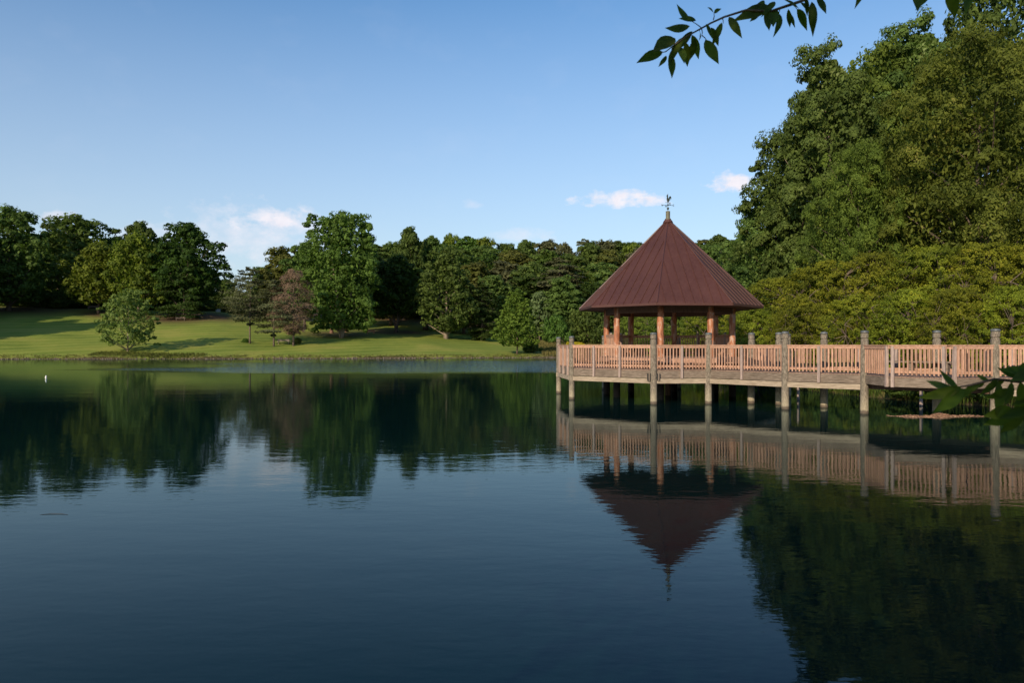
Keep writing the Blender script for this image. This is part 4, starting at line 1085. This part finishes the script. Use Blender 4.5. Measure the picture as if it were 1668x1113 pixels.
# rooster: flat sheet figure with thickness, turned a little
rooster = [(-.02, .00), (-.05, .06), (-.085, .12), (-.095, .20), (-.08, .28), (-.075, .34), (-.12, .355), (-.09, .375), (-.075, .40), (-.085, .44), (-.06, .425), (-.045, .46), (-.03, .42), (-.01, .44), (-.015, .38),
           (0.0, .30), (.03, .24), (.07, .25), (.09, .31), (.13, .36), (.19, .37), (.235, .33), (.25, .27), (.235, .20), (.20, .155), (.165, .15), (.20, .19), (.205, .235), (.18, .255), (.15, .22), (.14, .16), (.11, .09), (.06, .04), (.02, 0.0)]
a = R(20); c, s = math.cos(a), math.sin(a); n = len(rooster); vs = []
for th in (-.008, .008):
    for (x, z) in rooster: vs.append((GC.x + c * x * .75 - s * th, GC.y + s * x * .75 + c * th, z0 + .42 + z * .85))
mb = MB(); mb.add(vs, [tuple(range(n)), tuple(range(n, 2 * n))[::-1]] + [(i, i + n, (i + 1) % n + n, (i + 1) % n) for i in range(n)]); mb.build('rooster', M['vane'], vane)
mb = MB(); mb.tube([(GC.x - c * .14, GC.y - s * .14, z0 + .41), (GC.x + c * .14, GC.y + s * .14, z0 + .41)], [.009, .009], 6)
mb.build('arrow', M['vane'], vane)

# ------------------------------------------------------------------ shore: stones, weeds, reeds
def along_shore(i0, i1, n, rng, spread=(0, 1)):
    seg = LAKE[i0:i1 + 1]; L = np.hypot(*np.diff(seg, axis=0).T); cum = np.concatenate([[0], np.cumsum(L)])
    t = rng.uniform(0, cum[-1], n); k = np.clip(np.searchsorted(cum, t) - 1, 0, len(L) - 1); f = (t - cum[k]) / L[k]
    P = seg[k] + (seg[k + 1] - seg[k]) * f[:, None]
    dd = (seg[k + 1] - seg[k]) / L[k][:, None]; nn = np.stack([dd[:, 1], -dd[:, 0]], 1)   # outward for this winding
    off = rng.uniform(*spread, n)
    return P + nn * off[:, None]
def snap_shore(P):
    """push points a little so they sit where the ground meets the water"""
    for _ in range(6):
        z = ground_z(P[:, 0], P[:, 1]); e = 0.15
        gx = (ground_z(P[:, 0] + e, P[:, 1]) - ground_z(P[:, 0] - e, P[:, 1])) / (2 * e); gy = (ground_z(P[:, 0], P[:, 1] + e) - ground_z(P[:, 0], P[:, 1] - e)) / (2 * e)
        g2 = gx * gx + gy * gy + .02
        P = P - np.stack([gx, gy], 1) * (np.clip(z, -.5, .5) / g2)[:, None] * .7
    return P
rng = np.random.default_rng(5)
P = snap_shore(along_shore(10, 19, 1500, rng)); P += rng.normal(size=P.shape) * .12
mb = MB()
for (x, y) in P:
    r = rng.uniform(.04, .17) * (1.7 if rng.random() < .06 else 1); cx, cz = x, max(0, gz(x, y)) ; hz = r * rng.uniform(.4, .8)
    vs = [(cx + math.cos(t) * r * rng.uniform(.8, 1.5), y + math.sin(t) * r * rng.uniform(.7, 1.1), cz - .05) for t in np.arange(5) * 1.2566] + [(cx + math.cos(t) * r * .7, y + math.sin(t) * r * .6, cz + hz) for t in np.arange(5) * 1.2566 + .3]
    mb.add(vs, [(5, 6, 7, 8, 9)] + [(i, (i + 1) % 5, 5 + (i + 1) % 5, 5 + i) for i in range(5)])
tag(mb.build('shore_stones', M['stone']), 'narrow band of brown and grey stones along the far waterline', 'stones', kind='stuff')

def blades(name, P, h, w, mat, label, cat, lean=.25, seed=3, per=6):
    rng = np.random.default_rng(seed); n = len(P) * per
    Q = np.repeat(P, per, 0) + rng.normal(size=(n, 2)) * .12
    Z = np.maximum(ground_z(Q[:, 0], Q[:, 1]), -.05)
    hh = h * rng.uniform(.45, 1.15, n)
    T = np.stack([rng.normal(size=n) * lean, rng.normal(size=n) * lean, np.ones(n)], 1); T /= np.linalg.norm(T, axis=1, keepdims=True)
    C = np.stack([Q[:, 0], Q[:, 1], Z], 1) + T * hh[:, None] * .5
    a = rng.uniform(0, 6.28, n); N = np.stack([np.cos(a), np.sin(a), np.zeros(n) + .15], 1)
    me = leaf_mesh(name, C, N, hh * .52, rng.random(n), w / h, mat, T)
    o = bpy.data.objects.new(name, me); col.objects.link(o); tag(o, label, cat, kind='stuff'); return o
P = snap_shore(along_shore(10, 19, 2600, rng)) + np.stack([rng.normal(size=2600) * .2, np.abs(rng.normal(size=2600)) * 1.0], 1)
blades('shore_weeds', P, .26, .05, leaf_mat('weed_leaf', (.06, .065, .02), (.2, .18, .06)), 'ragged weeds on the far bank just above the stones', 'weeds')
# lawn edge tufts near the young tree
P = np.stack([rng.uniform(PX(150, 130), PX(330, 130), 700), rng.uniform(129, 132.5, 700)], 1); P = P[lake_sd(P[:, 0], P[:, 1]) > .2]
blades('tall_grass', P, .45, .06, LM['olive'], 'taller uncut grass between the young tree and the water', 'grass')
# meadow right of the pyramid tree
P = np.stack([rng.uniform(6, 34, 9000), rng.uniform(98, 185, 9000)], 1); pxs = 834 + F * P[:, 0] / P[:, 1]
P = P[(lake_sd(P[:, 0], P[:, 1]) > .3) & (pxs > 872)]
blades('meadow_grass', P, .8, .10, LM['straw'], 'pale uncut meadow grass left of the gazebo behind the railing', 'grass', per=5)
# right bank reeds
def bank_pts(n, s0, s1, ylo, yhi, seed):
    r_ = np.random.default_rng(seed); Q = np.stack([r_.uniform(13, 40, n), r_.uniform(ylo, yhi, n)], 1); s = lake_sd(Q[:, 0], Q[:, 1])
    return Q[(s > s0) & (s < s1)]
blades('reeds', bank_pts(26000, -.35, 1.7, 19, 62, 8), .75, .035, LM['reed'], 'bright green reeds and grasses at the water behind the boardwalk', 'reeds', per=7, seed=9)
blades('bank_undergrowth', bank_pts(11000, 1.5, 9, 21, 70, 10), .9, .09, LM['mid'], 'dense undergrowth covering the right bank below the golden trees', 'undergrowth', per=6, seed=11)

# a few leafy bank plants that lean over the water
t_bk = (*broadleaf(71, 1.6, 2.4, LM['bright'], n_lobe=26, n_leaf=5200, leaf=.06, base=.02, profile='dome', lobe_r=.3), 1.6, 2.4)
for i, (x, y) in enumerate([(19.6, 30.2), (18.3, 31.5), (17.6, 33.2), (17.2, 35.6), (20.9, 29.4), (16.9, 38.5), (16.8, 42), (16.4, 47), (22.4, 27.8)]):
    put_tree(None, x, y, rnd.uniform(1.0, 1.9), rnd.uniform(2.0, 3.2), t_bk, 'bank_plant', 'leafy green waterline plant ' + ['above the driftwood raft', 'left of the driftwood raft', 'beside the right thin stake', 'behind the round post at the bend', 'right of the driftwood raft', 'under the railing left of the bend', 'beside the left thin stake', 'behind the walkway start', 'at the right picture edge'][i], 'plant', 'leafy plants on the right waterline', mat=LM['reed'] if i % 2 else LM['mid'])

# floating mat of twigs by a pile
def twig_mat():
    rg = random.Random(4); mb = MB(); c0 = Vector((K3.x - .5, K3.y - .95, 0))
    for i in range(900):
        a = rg.uniform(0, 6.28); q = math.sqrt(rg.random()); q *= 1 + .25 * math.sin(3 * a + 1) + .15 * math.sin(7 * a); x = math.cos(a) * q * 1.5; y = math.sin(a) * q * .34 + .10 * math.sin(x * 2.3) + .06 * math.sin(x * 7)
        h = max(0, .09 * (1 - q * q)) * (.5 + .5 * math.sin(x * 5 + 1)) + .015; z = rg.uniform(-.01, h); L = rg.uniform(.05, .22); b = rg.uniform(-.5, .5) if rg.random() < .6 else rg.uniform(0, 6.28)
        d = Vector((math.cos(b), math.sin(b), rg.uniform(-.2, .25))) * L / 2; p = c0 + Vector((x, y, z))
        mb.beam(p - d, p + d, .018, .012)
    m, nt, b = new_mat('wet_driftwood'); n = noise(nt, 14, 3, (1, 1, 1), 'World')
    nt.links.new(ramp(nt, n, [(.35, (.10, .055, .035)), (.55, (.30, .17, .11)), (.7, (.5, .34, .25))]), b.inputs['Base Color']); b.inputs['Roughness'].default_value = .8
    tag(mb.build('driftwood_mat', m), 'flat raft of reddish twigs and debris floating at a dark pile', 'driftwood', kind='stuff')
twig_mat()
# two bare stakes behind the boardwalk
for px, d, lab in ((1300, 33.5, 'thin grey stake in the water behind the boardwalk, left of two'), (1500, 30.0, 'thin grey stake in the water behind the boardwalk, right of two')):
    x = PX(px, d); mb = MB(); mb.tube([(x, d, -1.0), (x + .01, d, .5), (x, d, 1.05)], [.07, .065, .06], 8); tag(mb.build('stake', M['greypost'], origin=(x, d, 0)), lab, 'stake')
# pale float, floating stick
x, y = PX(75, 54), 54.0
fb = empty('float', (x, y, 0), 'small pale upright float alone on the water at the left', 'float')
mb = MB(); mb.tube([(x, y, -.08), (x, y, .02), (x - .01, y, .12), (x, y, .19), (x, y, .23), (x, y, .25)], [.04, .06, .065, .045, .03, .01], 10); mb.build('body', M['pale'], fb, smooth=True)
mb = MB(); mb.tube([(x + .02, y, .19), (x + .2, y, .18), (x + .34, y, .15)], [.012, .01, .006], 5); mb.build('line', M['iron'], fb)
x, y = PX(88, 10.8), 10.8
mb = MB(); mb.tube([(x - .19, y - .03, .0), (x - .06, y + .03, .008), (x + .1, y + .02, .008), (x + .22, y - .03, .002)], [.002, .004, .004, .002], 6); tag(mb.build('floating_stick', M['iron'], origin=(x, y, 0)), 'thin dark stick floating on the water near the lower left', 'stick')

# ------------------------------------------------------------------ small things on the far lawn
def park_bench(px, d, rz, mat, lab, w=1.8):
    x = PX(px, d); z = gz(x, d)
    e = empty('park_bench', (x, d, z), lab, 'bench'); e.rotation_euler = (0, 0, rz)
    def p(nm, c, s):
        mb = MB(); mb.box(c, s); me = mb.mesh(nm); me.materials.append(mat); o = bpy.data.objects.new(nm, me); col.objects.link(o); o.parent = e
    for j in range(3): p('seat_board', (0, -.15 + .15 * j, .46), (w, .13, .05))
    for j in range(2): p('back_board', (0, .25 + .03 * j, .66 + .2 * j), (w, .04, .14))
    for s in (-1, 1): p('leg', (s * w * .38, .02, .2), (.09, .42, .46)); p('back_post', (s * w * .38, .28, .60), (.07, .05, .62))
park_bench(462, 149.5, R(5), M['greypost'], 'grey bench between the pines and the dead tree on the lawn', 2.6)
park_bench(604, 176, R(20), M['redwood'], 'reddish bench in the shade right of the big bright tree', 2.0)
park_bench(150, 197, R(-5), M['greypost'], 'pale bench in deep shade under the olive pair on the left', 2.6)
park_bench(294, 181, R(10), M['stone'], 'grey bench on bare soil below the big dark tree', 2.4)
x, y = PX(355, 222), 222; z = gz(x, y)
wb = empty('white_box', (x, y, z), 'small white box standing on the lawn crest in the gap of sky', 'box')
mb = MB(); mb.box((x, y, z + .8), (1.2, .8, 1.6)); mb.build('body', M['pale'], wb)
mb = MB(); mb.box((x, y, z + 1.65), (1.35, .95, .1)); mb.build('lid', M['pale'], wb)
# tiny flowers: goldenrod by the meadow
P = np.stack([rng.uniform(PX(925, 175), PX(950, 175), 500), rng.uniform(172, 180, 500)], 1)
blades('goldenrod', P, 1.3, .25, leaf_mat('goldenrod', (.25, .2, .02), (.55, .42, .03)), 'patch of yellow goldenrod at the wood edge left of the gazebo', 'flowers', per=3)

# ------------------------------------------------------------------ overhanging tree near the camera
ft = empty('overhanging_tree', (3.6, -1.2, gz(3.6, -1.2)), 'dark pointed leaves and twigs of a near tree hanging in from the right and top', 'tree')
mb = MB(); mb.tube([(3.6, -1.2, .2), (3.55, -1.1, 1.4), (3.4, -1.0, 2.6), (3.1, -.9, 4.0), (2.5, -1.2, 5.4), (1.6, -1.8, 6.8)], [.22, .18, .16, .13, .09, .05], 12); mb.build('trunk', M['bark'], ft, smooth=True)

def leaf_shape(bend=-.18, wf=1.0, tw=0.0):
    """pointed leaf along +Y, folded at the midrib and curved; length 1"""
    ts = [0, .12, .28, .45, .62, .8, .92, 1.0]; ws = [.0, .095, .155, .175, .15, .08, .03, 0]
    vs = []; fs = []
    for t, w in zip(ts, ws):
        z = bend * t * t; w *= wf; q = tw * t * t
        vs += [(-w + q, t, z + w * .30), (q, t, z), (w * .93 + q, t, z + w * (.30 - tw))]
    for i in range(len(ts) - 1):
        a = i * 3; fs += [(a, a + 1, a + 4, a + 3), (a + 1, a + 2, a + 5, a + 4)]
    mb = MB(); mb.add(vs, fs); me = mb.mesh('leaf', smooth=True)
    a = me.attributes.new('tint', 'FLOAT', 'POINT'); a.data.foreach_set('value', [rnd.random() for _ in me.vertices])
    me.materials.append(LM['foreground']); return me
leaf_mes = [leaf_shape(), leaf_shape(-.35, .85, .12), leaf_shape(-.05, 1.1, -.08), leaf_shape(.15, .95, .2)]
def put_leaf(parent, base, tipdir, length, face=None):
    y = Vector(tipdir).normalized(); f = Vector(face) if face else Vector((rnd.uniform(-.5, .5), -1 + rnd.uniform(-.4, .4), rnd.uniform(-.2, .6)))
    x = y.cross(f)
    if x.length < .05: x = Vector((1, 0, 0))
    x.normalize(); z = x.cross(y).normalized()
    o = bpy.data.objects.new('leaf', rnd.choice(leaf_mes)); col.objects.link(o); o.parent = parent
    m = Matrix((x, y, z)).transposed().to_4x4()
    o.matrix_local = Matrix.Translation(Vector(base) - wloc(parent)) @ m @ Matrix.Diagonal((length * rnd.uniform(.9, 1.15), length, length, 1))
    return o
def P3(px, py, d): return Vector((PX(px, d), d, PZ(py, d)))
D1 = 2.9
br_pts = [Vector((3.1, -.9, 4.0)), Vector((2.9, 1.0, 4.45)), P3(1560, -90, 2.9), P3(1440, -40, D1), P3(1340, -12, D1), P3(1300, 3, D1), P3(1255, 18, D1), P3(1215, 16, D1), P3(1180, 27, D1), P3(1158, 37, D1), P3(1140, 47, D1), P3(1120, 58, D1), P3(1102, 70, D1), P3(1084, 84, D1), P3(1076, 85, D1)]
mb = MB(); mb.tube(br_pts, [.05, .032, .018, .012, .0075, .0062, .0055, .005, .0043, .0038, .0034, .003, .0026, .0022, .0018], 6); br = mb.build('branch', M['bark'], ft, smooth=True)
tw = [  # twig start px,py -> end px,py
    ((1162, 32), (1163, 20)), ((1143, 45), (1125, 33)), ((1143, 47), (1143, 58)), ((1143, 57), (1151, 65)), ((1102, 70), (1088, 73)), ((1095, 77), (1091, 87)), ((1176, 28), (1178, 38)), ((1270, 12), (1268, 22)), ((1290, 6), (1298, 14))]
mbt = MB()
for (a, b) in tw: mbt.tube([P3(*a, D1), P3((a[0] + b[0]) / 2 + 1, (a[1] + b[1]) / 2, D1), P3(*b, D1)], [.0022, .0017, .0012], 5)
mbt.build('twigs', M['bark'], br)
leaves1 = [  # base px,py, tip px,py
    (1125, 35, 1098, 15), (1134, 33, 1108, 27), (1124, 42, 1088, 55), (1100, 62, 1062, 78), (1080, 84, 1038, 97), (1085, 90, 1078, 111), (1091, 86, 1098, 126),
    (1128, 50, 1102, 80), (1116, 68, 1118, 108), (1127, 56, 1136, 95), (1132, 62, 1124, 98), (1149, 64, 1166, 103), (1158, 44, 1172, 74), (1176, 36, 1163, 70), (1187, 27, 1206, 57),
    (1162, 20, 1155, 10), (1163, 20, 1172, 14), (1252, 8, 1214, 26), (1240, 20, 1220, 34), (1246, 18, 1262, 46), (1270, 22, 1272, 52), (1284, 14, 1288, 44), (1298, 14, 1315, 40),
    (1304, 4, 1322, 20), (1322, 2, 1328, 48), (1330, -6, 1348, 21), (1262, 2, 1250, 16), (1275, -2, 1300, 12), (1138, 48, 1146, 58), (1150, 38, 1160, 60), (1112, 60, 1092, 92), (1108, 76, 1112, 100),
    (1262, 14, 1256, 40), (1282, 18, 1294, 44), (1312, -4, 1316, 22), (1245, 0, 1232, 20)]
for (a, b, c_, d_) in leaves1:
    p = P3(a, b, D1 + rnd.uniform(-.03, .03)); q = P3(c_, d_, D1 + rnd.uniform(-.05, .05)); put_leaf(br, p, q - p, (q - p).length * 1.06)
# second twig at the top edge
b2p = [Vector((2.9, 1.0, 4.45)), P3(1640, -90, 2.4), P3(1580, -40, 2.4), P3(1520, -25, 2.4), P3(1490, -18, 2.4)]
mb = MB(); mb.tube(b2p, [.02, .008, .006, .004, .003], 6); br2 = mb.build('branch', M['bark'], ft, smooth=True)
for (a, b, c_, d_) in [(1497, -18, 1491, 14), (1520, -22, 1497, 13), (1545, -24, 1552, 28), (1572, -30, 1580, 14), (1600, -40, 1612, -2), (1405, -30, 1407, 0)]:
    p = P3(a, b, 2.4); q = P3(c_, d_, 2.4 + rnd.uniform(-.05, .05)); put_leaf(br2, p, q - p, (q - p).length * 1.06)
# low branch entering at the right edge
D3 = 1.75
b3p = [Vector((3.4, -1.0, 2.6)), Vector((2.4, .9, 2.42)), P3(1760, 600, D3), P3(1700, 610, D3), P3(1660, 622, D3), P3(1620, 618, D3), P3(1580, 628, D3), P3(1553, 632, D3)]
mb = MB(); mb.tube(b3p, [.06, .025, .008, .005, .004, .0032, .0025, .0016], 6); br3 = mb.build('branch', M['bark'], ft, smooth=True)
for (a, b, c_, d_) in [(1562, 633, 1524, 610), (1556, 634, 1508, 634), (1566, 630, 1508, 656), (1572, 634, 1520, 668), (1585, 628, 1556, 655), (1600, 622, 1566, 645), (1612, 620, 1588, 616), (1625, 618, 1602, 642), (1626, 622, 1622, 678),
                       (1648, 622, 1640, 664), (1660, 614, 1622, 606), (1680, 590, 1648, 612), (1662, 622, 1668, 672), (1655, 676, 1602, 688), (1650, 668, 1604, 674), (1676, 660, 1640, 694), (1604, 622, 1590, 634), (1680, 600, 1650, 630), (1690, 640, 1655, 668), (1644, 634, 1612, 650), (1668, 676, 1628, 702), (1636, 618, 1618, 634), (1660, 640, 1652, 672), (1672, 606, 1636, 600)]:
    p = P3(a, b, D3 + rnd.uniform(-.03, .03)); q = P3(c_, d_, p.y + rnd.uniform(-.02, .02)); put_leaf(br3, p, q - p, (q - p).length * 1.04)
# unseen crown, added over and behind the camera to shade the hanging leaves
rg = np.random.default_rng(77); n = 26000
cl = unit(rg, 260) * np.array([4.6, 3.0, 3.4]) * rg.uniform(.35, 1, (260, 1)) + np.array([-.6, -4.3, 5.6])
C = cl[rg.integers(0, 260, n)] + rg.normal(size=(n, 3)) * .45
C = C[(C[:, 1] < -1.0) & (C[:, 2] > 1.9)]; n = len(C)
me = leaf_mesh('crown', C - np.array(ft.location)[None], rg.normal(size=(n, 3)) + np.array([0, 0, .5]), np.full(n, .055) * rg.uniform(.7, 1.3, n) * 1.5, rg.random(n), .45, LM['foreground'], rng=rg)
o = bpy.data.objects.new('crown', me); col.objects.link(o); o.parent = ft; tag(o, kind='stuff')
print('TRIS', sum(len(m.polygons) * 2 for m in bpy.data.meshes))
